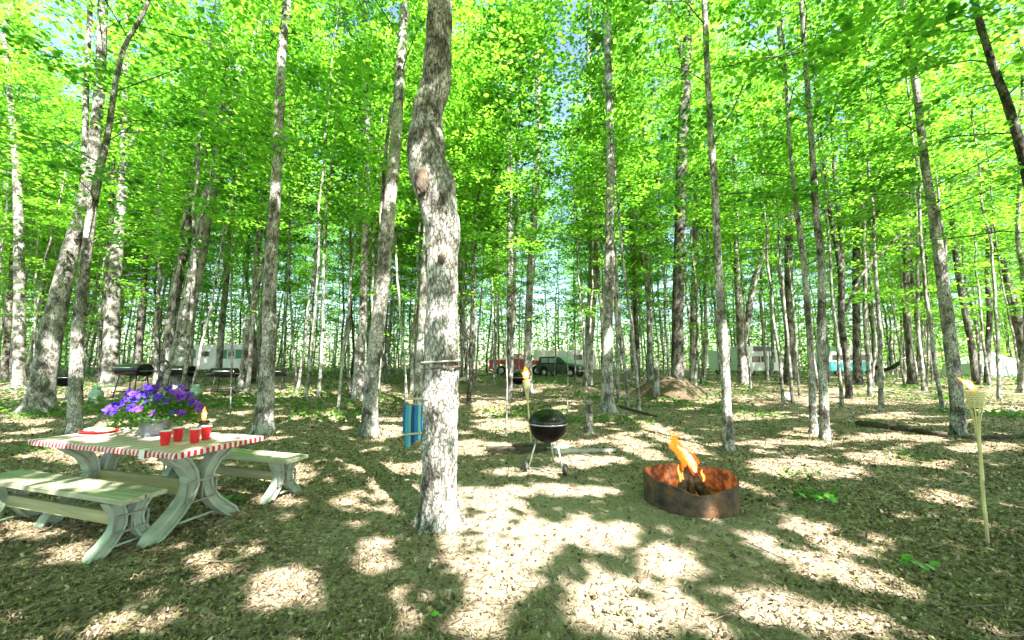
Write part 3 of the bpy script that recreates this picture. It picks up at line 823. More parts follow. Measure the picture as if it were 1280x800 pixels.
# added leaf layer, mostly unseen, shaped to shade the clearing and leave sun gaps
def canopy():
    g = np.random.default_rng(8)
    st = .11
    X, Y = np.meshgrid(np.arange(-13, 17, st), np.arange(-1.0, 13.5, st))
    X = X.ravel(); Y = Y.ravel()
    P = []
    for rep in range(4):
        x = X + g.uniform(-.06, .06, len(X)); y = Y + g.uniform(-.06, .06, len(X))
        h = np.maximum(5.2, (1.25 * y + 1.5) / 1.94 + .6) + 1.6 * vnoise(x * .6 + rep * 11, y * .6, rep) + rep * .45 + g.uniform(0, .3, len(X))
        z = terr(x, y)
        k = (h - z) / TANEL
        P.append(np.stack([x + SUN_AZ[0] * k, y + SUN_AZ[1] * k, h], 1))
    P = np.concatenate(P)
    fx, fy, fz = sun_foot(P)
    stray = vnoise(fx * 5.5, fy * 5.5, 71) * .6 + vnoise(fx * 13, fy * 13, 72) * .4
    keep = (~in_gap(P) & (stray < .70)) | (stray > .685) & (stray < .72)       # small flecks in the shade, small leaf shadows in the light
    P = P[keep]
    P = P[g.uniform(0, 1, len(P)) < .8]
    # higher unseen leaves behind and beside the viewer, added to cut the sky light
    n = 70000
    Q = np.stack([g.uniform(-26, 26, n), g.uniform(-24, 4, n), g.uniform(8.5, 14, n)], 1)
    Q = Q[(vnoise(Q[:, 0] * .5, Q[:, 1] * .5, 41) > .18) & ~in_gap(Q)]
    # treetop leaves ahead, added to shade the far ground and close sky gaps
    n = 200000
    fx = g.uniform(-46, 46, n); fy = g.uniform(11, 50, n); h = 8.5 + 9.5 * g.uniform(0, 1, n)
    cl = vnoise(fx * .9, fy * .9, 43) * .6 + vnoise(fx * 2.3 + h, fy * 2.3, 44) * .4
    k = h / TANEL
    T = np.stack([fx + SUN_AZ[0] * k, fy + SUN_AZ[1] * k, h], 1)
    T = T[(cl > .40) & ~in_gap(T) & (T[:, 1] > 2.5)]
    V, F = leaves(np.concatenate([P, Q, T]), np.concatenate([g.uniform(.11, .17, len(P)), g.uniform(.24, .34, len(Q)), g.uniform(.13, .22, len(T))]), .35, 'six', g)
    o = link('shade_canopy', npmesh('shade_canopy', V, F, M['leaf'], rnd=g.uniform(0, 1, len(F))))
    o['kind'] = 'stuff'; o['label'] = 'added maple leaf layer, mostly out of view, that shades the clearing'; o['category'] = 'foliage'
canopy()

# ------------------------------------------------------------ leaf litter, twigs, ground plants
def litter():
    g = np.random.default_rng(3)
    n = 230000
    # more flakes per square metre close by
    y = 1.3 * (16 / 1.3) ** g.uniform(0, 1, n) ; x = g.uniform(-1.5, 1.5, n) * y
    dens = vnoise(x * 1.3, y * 1.3, 14) + .5 * vnoise(x * 4, y * 4, 15)
    sandy = np.exp(-(((x - .8) / 1.9) ** 2 + ((y - 3.6) / 2.2) ** 2))
    keep = (g.uniform(0, 1, n) < np.clip(dens * .9 + .1, 0, 1)) & (g.uniform(0, 1, n) > sandy * .85)
    x, y = x[keep], y[keep]
    n = len(x)
    s = (.007 + .020 * g.uniform(0, 1, n) ** 2.2) * (1 + .13 * y)
    P = np.stack([x, y, terr(x, y) + .010 + g.uniform(0, .012, n)], 1)
    V, F = leaves(P, s * 1.25, .75, 'six', g, curl=.6, asp=g.uniform(.22, .95, n))
    # squeeze some to slivers
    o = link('leaf_litter', npmesh('leaf_litter', V, F, M['litter'], rnd=np.clip(g.beta(1.6, 1.6, n), 0, 1)))
    o['kind'] = 'stuff'; o['label'] = 'dry brown leaf litter scattered over the ground'; o['category'] = 'leaf litter'
    # twigs
    mb = MB()
    for i in range(5200):
        yy = 1.4 * (11 / 1.4) ** g.uniform(); xx = g.uniform(-1.45, 1.45) * yy
        a = g.uniform(0, 6.28); L = g.uniform(.03, .13); z = float(terr(xx, yy)) + .016; L *= 1 + (g.uniform() < .03) * 1.5
        mb.bar((xx, yy, z), (xx + math.cos(a) * L, yy + math.sin(a) * L, z + g.uniform(0, .02)), .003 + L * .01, .003 + L * .01)
    me = bpy.data.meshes.new('twigs'); me.from_pydata(mb.v, [], mb.f); me.materials.append(pmat('dry_twig', (.10, .07, .045), (.30, .23, .17), 10, .9))
    o = link('twig_debris', me); o['kind'] = 'stuff'; o['label'] = 'thin dry twigs among the leaf litter'; o['category'] = 'twigs'
litter()

def undergrowth():
    g = np.random.default_rng(31)
    pts = []
    # green bands far off, and soft patches nearer
    n = 30000
    y = 9 * (50 / 9) ** g.uniform(0, 1, n); x = g.uniform(-1.45, 1.45, n) * y
    k = vnoise(x * .45, y * .45, 61) > (.58 - .34 * sstep(10, 26, y))
    x, y = x[k], y[k]
    P = np.stack([x, y, terr(x, y) + g.uniform(.02, .35, len(x)) * vnoise(x * 1.3, y * 1.3, 6)], 1)
    pts.append((P, g.uniform(.05, .10, len(P)) * (1 + y * .03)))
    for (px, py, r, n) in [(85, 517, .9, 900), (310, 505, .8, 260), (470, 500, .8, 260), (590, 480, 1.2, 260), (690, 520, .5, 120), (640, 545, .5, 90), (1130, 500, 1.6, 400), (1250, 500, 1.6, 500),
                         (1000, 600, .25, 50), (1020, 625, .2, 60), (950, 530, .5, 110), (750, 500, .5, 90), (1140, 575, .3, 40), (60, 560, .5, 120), (240, 500, .9, 250)]:
        c = GP(px, py)
        a = g.uniform(0, 6.28, n); rr = r * np.sqrt(g.uniform(0, 1, n))
        x = c.x + rr * np.cos(a); y = c.y + rr * np.sin(a)
        pts.append((np.stack([x, y, terr(x, y) + g.uniform(.01, .12, n)], 1), g.uniform(.03, .07, n)))
    P = np.concatenate([p for p, _ in pts]); S = np.concatenate([s for _, s in pts])
    V, F = leaves(P, S, .5, 'six', g)
    o = link('undergrowth', npmesh('undergrowth', V, F, M['plant'], rnd=g.uniform(0, 1, len(F))))
    o['kind'] = 'stuff'; o['label'] = 'low green plants covering patches of the forest floor'; o['category'] = 'undergrowth'
undergrowth()

# seedlings one can pick out
M['seedling'] = pmat('seedling_green', (.09, .30, .03), (.16, .42, .05), 20, .5)
for j, (px, py, s, lb) in enumerate([(544, 779, .035, 'bright green fallen maple leaf below the big trunk, near the bottom edge'), (295, 706, .035, 'pale green leaf lying on sunlit litter right of the near bench'),
        (679, 715, .02, 'small yellow green leaf on the bare ground below the grill'), (1016, 628, .06, 'leafy green seedling between the fire ring and the near torch'),
        (1140, 715, .045, 'small green seedling left of the foot of the near torch'), (292, 628, .05, 'green sprig at the right foot of the picnic table'),
        (1018, 686, .03, 'tiny green leaf on the litter below the seedling'), (512, 683, .03, 'light green leaf left of the foot of the big trunk')]):
    c = GP(px, py); g = np.random.default_rng(j)
    nl = 1 if j in (0, 1, 2, 6, 7) else 9
    P = np.array([[g.normal(0, s * .9), g.normal(0, s * .9), .025 + g.uniform(0, s * 1.3)] for _ in range(nl)]) if nl > 1 else np.array([[0, 0, .03]])
    V, F = leaves(P, s * 1.7, .35, 'maple', g)
    nm = 'green_leaf' if nl == 1 else 'seedling'
    o = link(nm, npmesh(nm, V, F, M['seedling'])); o.location = c; tag(o, lb, 'leaf' if nl == 1 else 'seedling')

# ------------------------------------------------------------ earth mound, rock, logs
M['earth'] = pmat('brown_earth', (.035, .027, .017), (.17, .125, .075), 24, .95, 1.0, bscale=50)
M['log'] = pmat('fallen_wood', (.10, .085, .065), (.27, .24, .19), 10, .9, .8, stretch=(1, 1, 1))
M['log_grey'] = pmat('weathered_grey_wood', (.30, .27, .25), (.48, .44, .42), 10, .9, .6)
M['log_dark'] = pmat('rotten_dark_wood', (.035, .028, .02), (.10, .08, .055), 12, .95, .8)
M['stump'] = pmat('pale_cut_stem', (.20, .22, .16), (.34, .35, .27), 12, .9, .5, stretch=(1, 1, .3))
c = PL(836, 472, 15.5)
cz = float(terr(c.x, 15.5))
m = MB()
n, rings = 48, 14
vs_ = []
for i in range(rings + 1):
    q = i / rings
    for k in range(n):
        a = 2 * math.pi * k / n
        rr = q * (1.75 + .25 * math.sin(a * 3 + 1))
        h = .85 * math.cos(min(1, q) * math.pi / 2) ** 1.4
        h += .22 * (float(vnoise(math.cos(a) * rr * 2.5 + 50, math.sin(a) * rr * 2.5 + 20, 2)) - .3) * (1 - q)
        vs_.append((rr * math.cos(a), rr * math.sin(a), h - .12))
fs = [(i * n + k, i * n + (k + 1) % n, (i + 1) * n + (k + 1) % n, (i + 1) * n + k) for i in range(rings) for k in range(n)]
m.add(vs_, fs)
o = m.build('earth_mound', M['earth'], smooth=True); o.location = (c.x, 15.5, cz)
tag(o, 'brown mound of earth and leaves round the foot of the tall dark trunk', 'mound')

def lying(name, label, p0, p1, r, mat, seed=0, bend=.05, lift=0.6):
    a = GP(*p0); b = GP(*p1)
    g = random.Random(seed); pts = []; rs = []
    for i in range(9):
        t = i / 8
        q = a.lerp(b, t); q.x += g.uniform(-bend, bend); q.y += g.uniform(-bend, bend)
        q.z = float(terr(q.x, q.y)) + r * lift
        pts.append(q - a); rs.append(r * (1 - .35 * t) * g.uniform(.85, 1.12))
    m = MB(); m.tube(pts, rs, 9, jit=.15, seed=seed)
    o = m.build(name, mat, smooth=True); o.location = a
    return tag(o, label, 'log' if r > .03 else 'branch')
lying('fallen_pole', 'long thin fallen pole lying below the earth mound', (786, 496), (1012, 503), .045, M['log'], 1)
lying('fallen_log', 'dark fallen log left of the leaning maple on the right', (1073, 532), (1188, 548), .085, M['log_dark'], 2)
lying('fallen_log', 'dark fallen log behind the near torch, reaching the right edge', (1206, 549), (1290, 548), .05, M['log_dark'], 3, .02)
lying('fallen_log', 'short grey weathered log lying right of the kettle grill', (694, 568), (768, 566), .05, M['log_grey'], 4, .02)
lying('fallen_branch', 'thin grey branch lying below the white rock', (962, 520), (992, 506), .02, M['log'], 5)
lying('fallen_branch', 'thin pale branch lying under the dark hammock', (1090, 490), (1200, 496), .022, M['log_grey'], 6)
lying('fallen_branch', 'dark branch on the litter left of the earth mound foot', (776, 510), (822, 522), .05, M['log_dark'], 7)
lying('fallen_branch', 'dark stick lying right of the pale maple behind the fire', (975, 560), (993, 575), .012, M['log_dark'], 8, .01)
# dark low plank heap behind the grill
a = GP(648, 566)
m = MB()
for i, (dx, dy, L, rr) in enumerate([(-.15, .1, .8, .05), (.0, -.05, .95, .045), (.25, .16, .7, .04)]):
    m.bar((dx - L / 2, dy, .05 + i * .02), (dx + L / 2, dy + .08, .04 + i * .02), .11, rr)
o = m.build('wood_planks', M['log_dark'], bevel=.01); o.location = a; tag(o, 'dark low heap of rotten planks behind the kettle grill', 'planks')
a = GP(700, 562)
m = MB(); m.lathe([(0.0, .02), (.24, .02), (.26, .035), (.25, .05), (.0, .055)], (0, 0, 0), 20, 1, .7)
o = m.build('flat_stone', pmat('mossy_stone', (.22, .27, .18), (.34, .38, .27), 9, .9, .4), smooth=True); o.location = a; tag(o, 'flat greenish stone lying behind the legs of the kettle grill', 'stone')
a = GP(985, 500)
m = MB(); m.sphere((0, 0, .10), .19, 1.1, .8, .85, 10, 7, .35, 3)
o = m.build('rock', pmat('pale_rock', (.55, .47, .42), (.72, .66, .60), 6, .85, .5)); o.location = a; tag(o, 'pale pointed rock beside the fallen pole', 'rock')
for (px, py, tpx, tpy, wd, lb) in [(737, 541, 735, 500, 8.5, 'pale cut sapling stump between the kettle grill and the straight maple'), (820, 482, 820, 451, 7, 'short pale cut stump on the earth mound')]:
    a = GP(px, py) if px < 800 else PL(px, py, 13.9)
    b = PL(tpx, tpy, a.y); r = wd * a.y / 960
    m = MB(); m.tube([(0, 0, -.4), (0, 0, 0), (b - a) * .5 + Vector((.01, 0, 0)), b - a], [r * 1.2, r * 1.15, r, r * .95], 12, jit=.08, seed=1)
    o = m.build('sapling_stump', M['bark'][0], smooth=True); o.location = a; tag(o, lb, 'stump')
# thin living saplings in the middle ground
for j, (path, lb) in enumerate([([(633, 545), (634, 480), (632, 420), (634, 330)], 'thin pale sapling stem left of the far torch'), ([(709, 520), (710, 470), (708, 400)], 'thin dark sapling stem above the kettle grill'),
        ([(505, 512), (506, 480), (507, 430)], 'thin pale sapling left of the hammock'), ([(288, 520), (289, 470), (292, 420), (296, 380)], 'thin pale stick of a sapling right of the barrel grill')]):
    a = GP(*path[0]); pp = [PL(x, y, a.y) - a for x, y in path]
    root = thing('sapling', lb, 'sapling', a)
    m = MB(); m.tube([Vector((0, 0, -.05))] + pp, [.022] + list(np.linspace(.018, .008, len(pp))), 6); m.build('stem', M['bark'][0], root, smooth=True)
    g = np.random.default_rng(j); top = np.array(pp[-1])
    tips = top + g.normal(0, 1, (9, 3)) * np.array([.35, .35, .3])
    P = spray_points(g, tips, np.full(9, .25), 9)
    V, F = leaves(P, g.uniform(.07, .11, len(P)), .35, 'six', g); link('foliage', npmesh('foliage', V, F, M['leaf'], rnd=g.uniform(0, 1, len(F))), root)

# ------------------------------------------------------------ picnic table and benches
def woodmat(name, c1, c2):
    return pmat(name, c1, c2, 5, .75, .35, stretch=(.35, 5, 5), lo=.3, hi=.7, bscale=18)
M['board'] = woodmat('weathered_boards', (.24, .25, .16), (.50, .48, .35))
M['beam'] = woodmat('greenish_beam', (.26, .27, .12), (.44, .43, .25))
M['legm'] = pmat('pale_green_plastic', (.25, .32, .24), (.43, .48, .39), 5, .6, .25, bscale=40)
M['steel'] = pmat('galvanised_steel', (.35, .36, .35), (.5, .5, .5), 8, .4, 0, metal=.8)
def curved_leg(side, top, waist, foot, H, wd=.085, thick=.085):
    """one ')' shaped leg in the y-z plane; side=-1 left. returns outline points"""
    c_in = []
    zs = [0, .06, .15, .28, .42, .56, .70, .84, .94, 1.0]
    ys = [foot, foot * .86 + waist * .14, foot * .62 + waist * .38, foot * .32 + waist * .68, foot * .10 + waist * .9, waist, waist * .93 + top * .07, waist * .70 + top * .3, waist * .38 + top * .62, top]
    pts = [Vector((side * y, z * H)) for y, z in zip(ys, zs)]
    L, Rr = [], []
    for i, p in enumerate(pts):
        d = (pts[min(i + 1, len(pts) - 1)] - pts[max(i - 1, 0)]).normalized()
        nrm = Vector((-d.y, d.x))
        w_ = wd * (1.0 + .25 * abs(i / (len(pts) - 1) - .5) * 2)
        L.append(p + nrm * w_ / 2); Rr.append(p - nrm * w_ / 2)
    L[0].y = Rr[0].y = 0; L[-1].y = Rr[-1].y = H
    return L, Rr
def leg_mesh(side, xc, top, waist, foot, H, wd, thick):
    L, Rr = curved_leg(side, top, waist, foot, H, wd, thick)
    m = MB()
    n = len(L)
    def strip(A, B, x0, x1):
        vs_ = []
        for a, b in zip(A, B):
            vs_ += [(x0, a.x, a.y), (x1, a.x, a.y), (x1, b.x, b.y), (x0, b.x, b.y)]
        fs = []
        for i in range(n - 1):
            o = i * 4
            for k in range(4):
                fs.append((o + k, o + (k + 1) % 4, o + 4 + (k + 1) % 4, o + 4 + k))
        fs += [(3, 2, 1, 0), tuple((n - 1) * 4 + k for k in range(4))]
        m.add(vs_, fs)
    # web, slightly recessed, and two raised flanges
    mid = [(a + b) / 2 for a, b in zip(L, Rr)]
    inA = [c + (a - c) * .62 for a, c in zip(L, mid)]; inB = [c + (b - c) * .62 for b, c in zip(Rr, mid)]
    strip(inA, inB, xc - thick * .28, xc + thick * .28)
    strip(L, inA, xc - thick / 2, xc + thick / 2)
    strip(inB, Rr, xc - thick / 2, xc + thick / 2)
    return m
ROT = -R(16.5)

def furniture(root, Lg, Wd, H, legH, inset, top, waist, foot, wd, thick, beamz, beamh, nboard, th):
    bw = Wd / nboard
    for i in range(nboard):
        m = MB(); m.box((0, -Wd / 2 + bw * (i + .5), H - th / 2), (Lg, bw - .008, th)); m.build('board', M['board'], root, bevel=.005)
    for sx in (-1, 1):
        xc = sx * (Lg / 2 - inset)
        for sy in (-1, 1):
            leg_mesh(sy, xc, top, waist, foot, legH, wd, thick).build('leg', M['legm'], root, bevel=.006)
        m = MB(); m.bar((xc, -Wd * .46, legH + (H - th - legH) / 2), (xc, Wd * .46, legH + (H - th - legH) / 2), .07, H - th - legH - .002); m.build('crossbar', M['legm'], root, bevel=.006)
        m = MB(); m.tube([(xc, -foot * .72, legH * .12), (xc, foot * .72, legH * .12)], .011, 8); m.build('spreader', M['legm'], root, smooth=True)
        # square bracket round the waist
        bz = beamz; s_ = waist + wd * .75; hh = beamh * .62
        m = MB()
        x2 = xc + sx * (thick / 2 + .012)
        m.bar((x2, -s_, bz + hh), (x2, s_, bz + hh), .012, .014); m.bar((x2, -s_, bz - hh), (x2, s_, bz - hh), .012, .014)
        m.bar((x2, -s_, bz - hh), (x2, -s_, bz + hh), .012, .014, (1, 0, 0)); m.bar((x2, s_, bz - hh), (x2, s_, bz + hh), .012, .014, (1, 0, 0))
        m.bar((x2, 0, bz - hh), (x2, 0, bz + hh), .010, .012, (1, 0, 0))
        m.build('bracket', M['steel'], root)
    m = MB(); m.box((0, 0, beamz), (2 * (Lg / 2 - inset) - thick * .2, .04, beamh)); m.build('beam', M['beam'], root, bevel=.006)

tc_ = Vector((-3.56, 3.87, 0))
table = thing('picnic_table', 'picnic table with curved pale green legs under a checked cloth', 'table', tc_, ROT)
furniture(table, 1.90, .74, .752, .70, .26, .31, .058, .36, .088, .12, .34, .14, 5, .04)
b1 = thing('bench', 'near weathered bench at the left edge, in front of the picnic table', 'bench', (-3.92, 3.51, 0), ROT, 'benches of the picnic table')
furniture(b1, 2.05, .31, .44, .395, .20, .13, .055, .20, .075, .09, .22, .10, 2, .04)
b2 = thing('bench', 'far weathered bench on the other side of the picnic table', 'bench', (-3.36, 4.70, .0), ROT, 'benches of the picnic table')
furniture(b2, 2.05, .31, .44, .395, .20, .13, .055, .20, .075, .09, .22, .10, 2, .04)

# tablecloth
def gingham():
    m, nt, b = newmat('red_check_vinyl'); L = nt.links.new
    b.inputs['Roughness'].default_value = .45
    tc = nt.nodes.new('ShaderNodeTexCoord'); sp = nt.nodes.new('ShaderNodeSeparateXYZ'); L(tc.outputs['Object'], sp.inputs[0])
    out = []
    for i, ofs in ((0, 0.02), (1, .01)):
        a = nt.nodes.new('ShaderNodeMath'); a.operation = 'ADD'; a.inputs[1].default_value = 10 + ofs; L(sp.outputs[i], a.inputs[0])
        mo = nt.nodes.new('ShaderNodeMath'); mo.operation = 'MODULO'; mo.inputs[1].default_value = .05; L(a.outputs[0], mo.inputs[0])
        lt = nt.nodes.new('ShaderNodeMath'); lt.operation = 'LESS_THAN'; lt.inputs[1].default_value = .025; L(mo.outputs[0], lt.inputs[0])
        out.append(lt)
    mu = nt.nodes.new('ShaderNodeMath'); mu.operation = 'MULTIPLY'; L(out[0].outputs[0], mu.inputs[0]); L(out[1].outputs[0], mu.inputs[1])
    ad = nt.nodes.new('ShaderNodeMath'); ad.operation = 'ADD'; L(out[0].outputs[0], ad.inputs[0]); L(out[1].outputs[0], ad.inputs[1])
    m2 = nt.nodes.new('ShaderNodeMath'); m2.operation = 'MULTIPLY_ADD'; m2.inputs[1].default_value = .22; L(ad.outputs[0], m2.inputs[0])
    m3 = nt.nodes.new('ShaderNodeMath'); m3.operation = 'MULTIPLY'; m3.inputs[1].default_value = .8; L(mu.outputs[0], m3.inputs[0]); L(m3.outputs[0], m2.inputs[2])
    mx = nt.nodes.new('ShaderNodeMixRGB'); mx.inputs[1].default_value = (.74, .72, .70, 1); mx.inputs[2].default_value = (.48, .015, .03, 1)
    L(m2.outputs[0], mx.inputs[0]); L(mx.outputs[0], b.inputs['Base Color'])
    return m
M['cloth'] = gingham()
def cloth():
    Lx, Ly = 1.98, .79
    m = MB()
    # cross profile (y,z) with hanging skirt, waved in x
    NXc = 110
    rows = []
    for i in range(NXc + 1):
        x = -Lx / 2 + Lx * i / NXc
        wv = .004 * math.sin(x * 31) + .003 * math.sin(x * 17 + 1)
        prof = [(-Ly / 2 - .004 + wv, -.045), (-Ly / 2 - .003, -.015), (-Ly / 2 + .004, 0)] + [(-Ly / 2 + .004 + (Ly - .008) * k / 10, .0012 * math.sin(x * 9 + k)) for k in range(1, 10)] + [(Ly / 2 - .004, 0), (Ly / 2 + .003, -.015), (Ly / 2 + .004 + wv, -.045)]
        rows.append([(x, y, z) for y, z in prof])
    k = len(rows[0])
    vs_ = [p for r in rows for p in r]
    fs = [(i * k + j, (i + 1) * k + j, (i + 1) * k + j + 1, i * k + j + 1) for i in range(NXc) for j in range(k - 1)]
    m.add(vs_, fs)
    for sx in (-1, 1):                       # end skirts
        vs_ = []; 
        for j in range(31):
            y = -Ly / 2 + Ly * j / 30; wv = .004 * math.sin(y * 30)
            vs_ += [(sx * Lx / 2, y, 0), (sx * (Lx / 2 + .003), y, -.015), (sx * (Lx / 2 + .004) + wv, y, -.045)]
        m.add(vs_, [(j * 3 + q, j * 3 + q + 1, j * 3 + q + 4, j * 3 + q + 3) for j in range(30) for q in range(2)])
    o = m.build('tablecloth', M['cloth'], smooth=False)
    o.location = (tc_.x, tc_.y, .757); o.rotation_euler = (0, 0, ROT)
    s_ = o.modifiers.new('thick', 'SOLIDIFY'); s_.thickness = .002; s_.offset = -1
    tag(o, 'red and white checked vinyl cloth over the picnic table', 'tablecloth')
cloth()
TZ = .7605
M['clip'] = pmat('white_plastic', (.75, .75, .73), (.8, .8, .78), 5, .4)
a = HZ(209, 562, TZ)
c, s = math.cos(ROT), math.sin(ROT)
def tab(px, py):            # a point on the cloth
    return HZ(px, py, TZ)
q = Matrix.Rotation(ROT, 3, 'Z') @ Vector((.62, -.40, 0)) + tc_
m = MB(); m.box((0, .012, .006), (.06, .05, .006)); m.box((0, -.013, -.03), (.06, .006, .075)); m.box((0, .012, -.066), (.06, .05, .006)); m.box((0, -.019, -.03), (.02, .008, .06))
o = m.build('tablecloth_clamp', M['clip'], bevel=.002); o.location = (q.x, q.y, TZ); o.rotation_euler = (0, 0, ROT); tag(o, 'white plastic clamp holding the cloth to the table edge', 'clamp')

# cups
M['cup'] = pmat('red_plastic', (.62, .012, .02), (.72, .02, .03), 5, .3, spec=.5)
M['cupw'] = pmat('white_cup_lining', (.78, .78, .78), (.82, .82, .82), 5, .35)
CUPS = [(206, 556, 'front left red cup on the checked cloth'), (222, 551, 'red cup just behind the front left cup'), (243, 553, 'front right red cup, third from the left'), (257, 549, 'rightmost red cup, tucked behind the front right cup')]
cup0 = None
for px, py, lb in CUPS:
    p = tab(px, py)
    if cup0 is None:
        cup0 = thing('plastic_cup', lb, 'cup', p, 0, 'red cups on the table')
        m = MB(); m.lathe([(0, 0), (.029, 0), (.0295, .008), (.033, .04), (.0335, .042), (.036, .07), (.0365, .072), (.0395, .106)], n=28); m.build('cup_body', M['cup'], cup0, smooth=True)
        m = MB(); m.lathe([(0, .004), (.027, .004), (.0375, .106), (.0385, .110), (.0412, .111), (.0418, .1085), (.0405, .106), (.0398, .1065)], n=28); m.build('rim', M['cupw'], cup0, smooth=True)
        cc = cup0
    else:
        cc = copy_tree(cup0); cc['label'] = lb
    cc.location = p; cc.rotation_euler = (0, 0, px); cc.scale = (1.08, 1.08, 1.12)

# flame helper
M['flame_o'] = emat('flame_orange', (1.0, .16, .015), 1.6, .45)
M['flame_i'] = emat('flame_core', (1.0, .62, .22), 4.0)
def flame_mesh(path, rads, flat=.8, n=12):
    m = MB(); rr = random.Random(len(path)); ph = rr.uniform(0, 6)
    rads = [r * (1 + .28 * math.sin(i * 1.9 + ph) * (i > 1) * (i < len(rads) - 2)) for i, r in enumerate(rads)]
    path = [Vector(p) + Vector((math.sin(i * 1.3 + ph), math.cos(i * 1.1), 0)) * rads[i] * .22 for i, p in enumerate(path)]
    m.tube(path, rads, n, jit=.22, seed=len(path)); return m
def flame(parent, path, rads):
    pts, rad = resample(path, rads, .02 if rads[1] < .03 else .03)
    f = flame_mesh(pts, rad).build('flame', M['flame_o'], parent, smooth=True)
    cp = pts.mean(0)
    flame_mesh([p for p in pts[1:int(len(pts) * .8)]], list(rad[1:int(len(pts) * .8)] * .62)).build('flame_core', M['flame_i'], f, smooth=True)
    return f

# table torch
p = tab(254, 540)
t = thing('table_torch', 'small dark oil burner with a tall flame behind the red cups', 'oil burner', p)
M['gun'] = pmat('dark_metal', (.05, .05, .055), (.10, .10, .11), 6, .35, metal=.6)
m = MB(); m.lathe([(0, 0), (.045, 0), (.05, .01), (.05, .07), (.042, .082), (.03, .088), (.0, .09)], n=24); m.build('burner_body', M['steel'], t, smooth=True)
m = MB(); m.lathe([(.0, .091), (.05, .091), (.055, .10), (.04, .118), (.014, .122), (0, .122)], n=24); m.build('burner_cap', M['gun'], t, smooth=True)
flame(t, [(0, 0, .118), (-.006, 0, .15), (.004, 0, .19), (-.012, 0, .23), (-.004, 0, .262)], [.009, .022, .02, .012, .002])

# plates
p = tab(124, 540)
t = thing('snack_tray', 'red tray with covered pale dishes at the back of the table', 'tray', p, ROT)
m = MB(); m.lathe([(0, 0), (.15, 0), (.19, .018), (.195, .02), (.15, .006), (0, .006)], n=32, sx=1, sy=.75); m.build('tray', M['cup'], t, smooth=True)
for dx, col in ((-.085, (.60, .66, .56)), (.085, (.62, .60, .30))):
    m = MB(); m.lathe([(0, .008), (.07, .009), (.085, .022), (.08, .034), (.04, .045), (0, .047)], (dx, 0, 0), 24, 1, .9)
    m.build('dish', pmat('dish_cover', col, tuple(v * 1.15 for v in col), 20, .5), t, smooth=True)

# flower pot
p = tab(178, 546)
p = p + Vector((0, .13, 0))
fp = thing('flower_pot', 'blue grey hanging pot overflowing with purple petunias on the table', 'potted plant', p)
M['pot'] = pmat('blue_grey_plastic', (.16, .20, .24), (.22, .26, .30), 4, .45)
m = MB(); m.lathe([(0, 0), (.10, 0), (.105, .01), (.135, .15), (.145, .152), (.147, .172), (.138, .174), (.132, .15), (0, .15)], n=32); m.build('pot', M['pot'], fp, smooth=True)
m = MB()
for k in range(3):
    a = k * 2.094 + .5
    m.tube([(.14 * math.cos(a), .14 * math.sin(a), .165), (.07 * math.cos(a), .07 * math.sin(a), .40), (0, 0, .56)], .004, 6)
pts = [(0, 0, .55), (0.012, 0, .60), (-.02, 0, .65)] + [(.02 + .055 * math.cos(a), 0, .70 + .05 * math.sin(a)) for a in np.linspace(math.pi, -.9, 12)]
m.tube(pts, [.012] * 3 + list(np.linspace(.016, .011, 12)), 8)
m.build('hanger', M['gun'], fp, smooth=True)
g = np.random.default_rng(12)
n = 1500
a = g.uniform(0, 6.28, n); r = np.sqrt(g.uniform(0, 1, n)); ph = g.uniform(0, 1, n)
P = np.stack([r * .40 * np.cos(a), r * .30 * np.sin(a), .17 + (.28 * ph) * (1 - .4 * r) - .10 * r ** 3], 1)
P[:, 2] = np.where(r < .5, np.maximum(P[:, 2], .17), np.maximum(P[:, 2], .06))
V, F = leaves(P, g.uniform(.022, .042, n), .8, 'six', g)
link('foliage', npmesh('foliage', V, F, M['plant'], rnd=g.uniform(0, 1, n)), fp)
M['petal'] = [pmat('petal_violet', (.05, .015, .36), (.11, .04, .55), 30, .6), pmat('petal_purple', (.12, .02, .36), (.24, .06, .52), 30, .6)]
def petunia(mat):
    vs_ = [(0, 0, -.018)]; nn = 20
    for i in range(nn):
        a = 2 * math.pi * i / nn
        vs_.append((.009 * math.cos(a), .009 * math.sin(a), 0))
    for i in range(nn):
        a = 2 * math.pi * i / nn; rr = .030 * (1 + .16 * math.cos(5 * a)); vs_.append((rr * math.cos(a), rr * math.sin(a), .008 + .004 * math.cos(5 * a + 1)))
    fs = [(0, 1 + i, 1 + (i + 1) % nn) for i in range(nn)] + [(1 + i, 1 + nn + i, 1 + nn + (i + 1) % nn, 1 + (i + 1) % nn) for i in range(nn)]
    me = bpy.data.meshes.new('blossom'); me.from_pydata(vs_, [], fs); me.materials.append(mat); return me
pm = [petunia(k) for k in M['petal']]
for i in range(98):
    a = g.uniform(0, 6.28); r = math.sqrt(g.uniform(.0, 1))
    if i < 28: a = g.uniform(2.2, 4.4)
    elif i < 44: a = g.uniform(-.9, .7); r = g.uniform(.5, .95)
    x = r * .42 * math.cos(a); y = r * .30 * math.sin(a)
    z = .24 + .27 * (1 - .5 * r * r) * g.uniform(.35, 1.0) - (.08 if r > .8 else 0)
    o = link('blossom', pm[0 if x < .02 or g.uniform() < .25 else 1], fp)
    o.location = (x, y, z)
    o.rotation_euler = (g.normal(.9, .45), g.normal(0, .4), g.normal(0, .7) + x * 1.5)
    s = g.uniform(.9, 1.35); o.scale = (s, s, s)

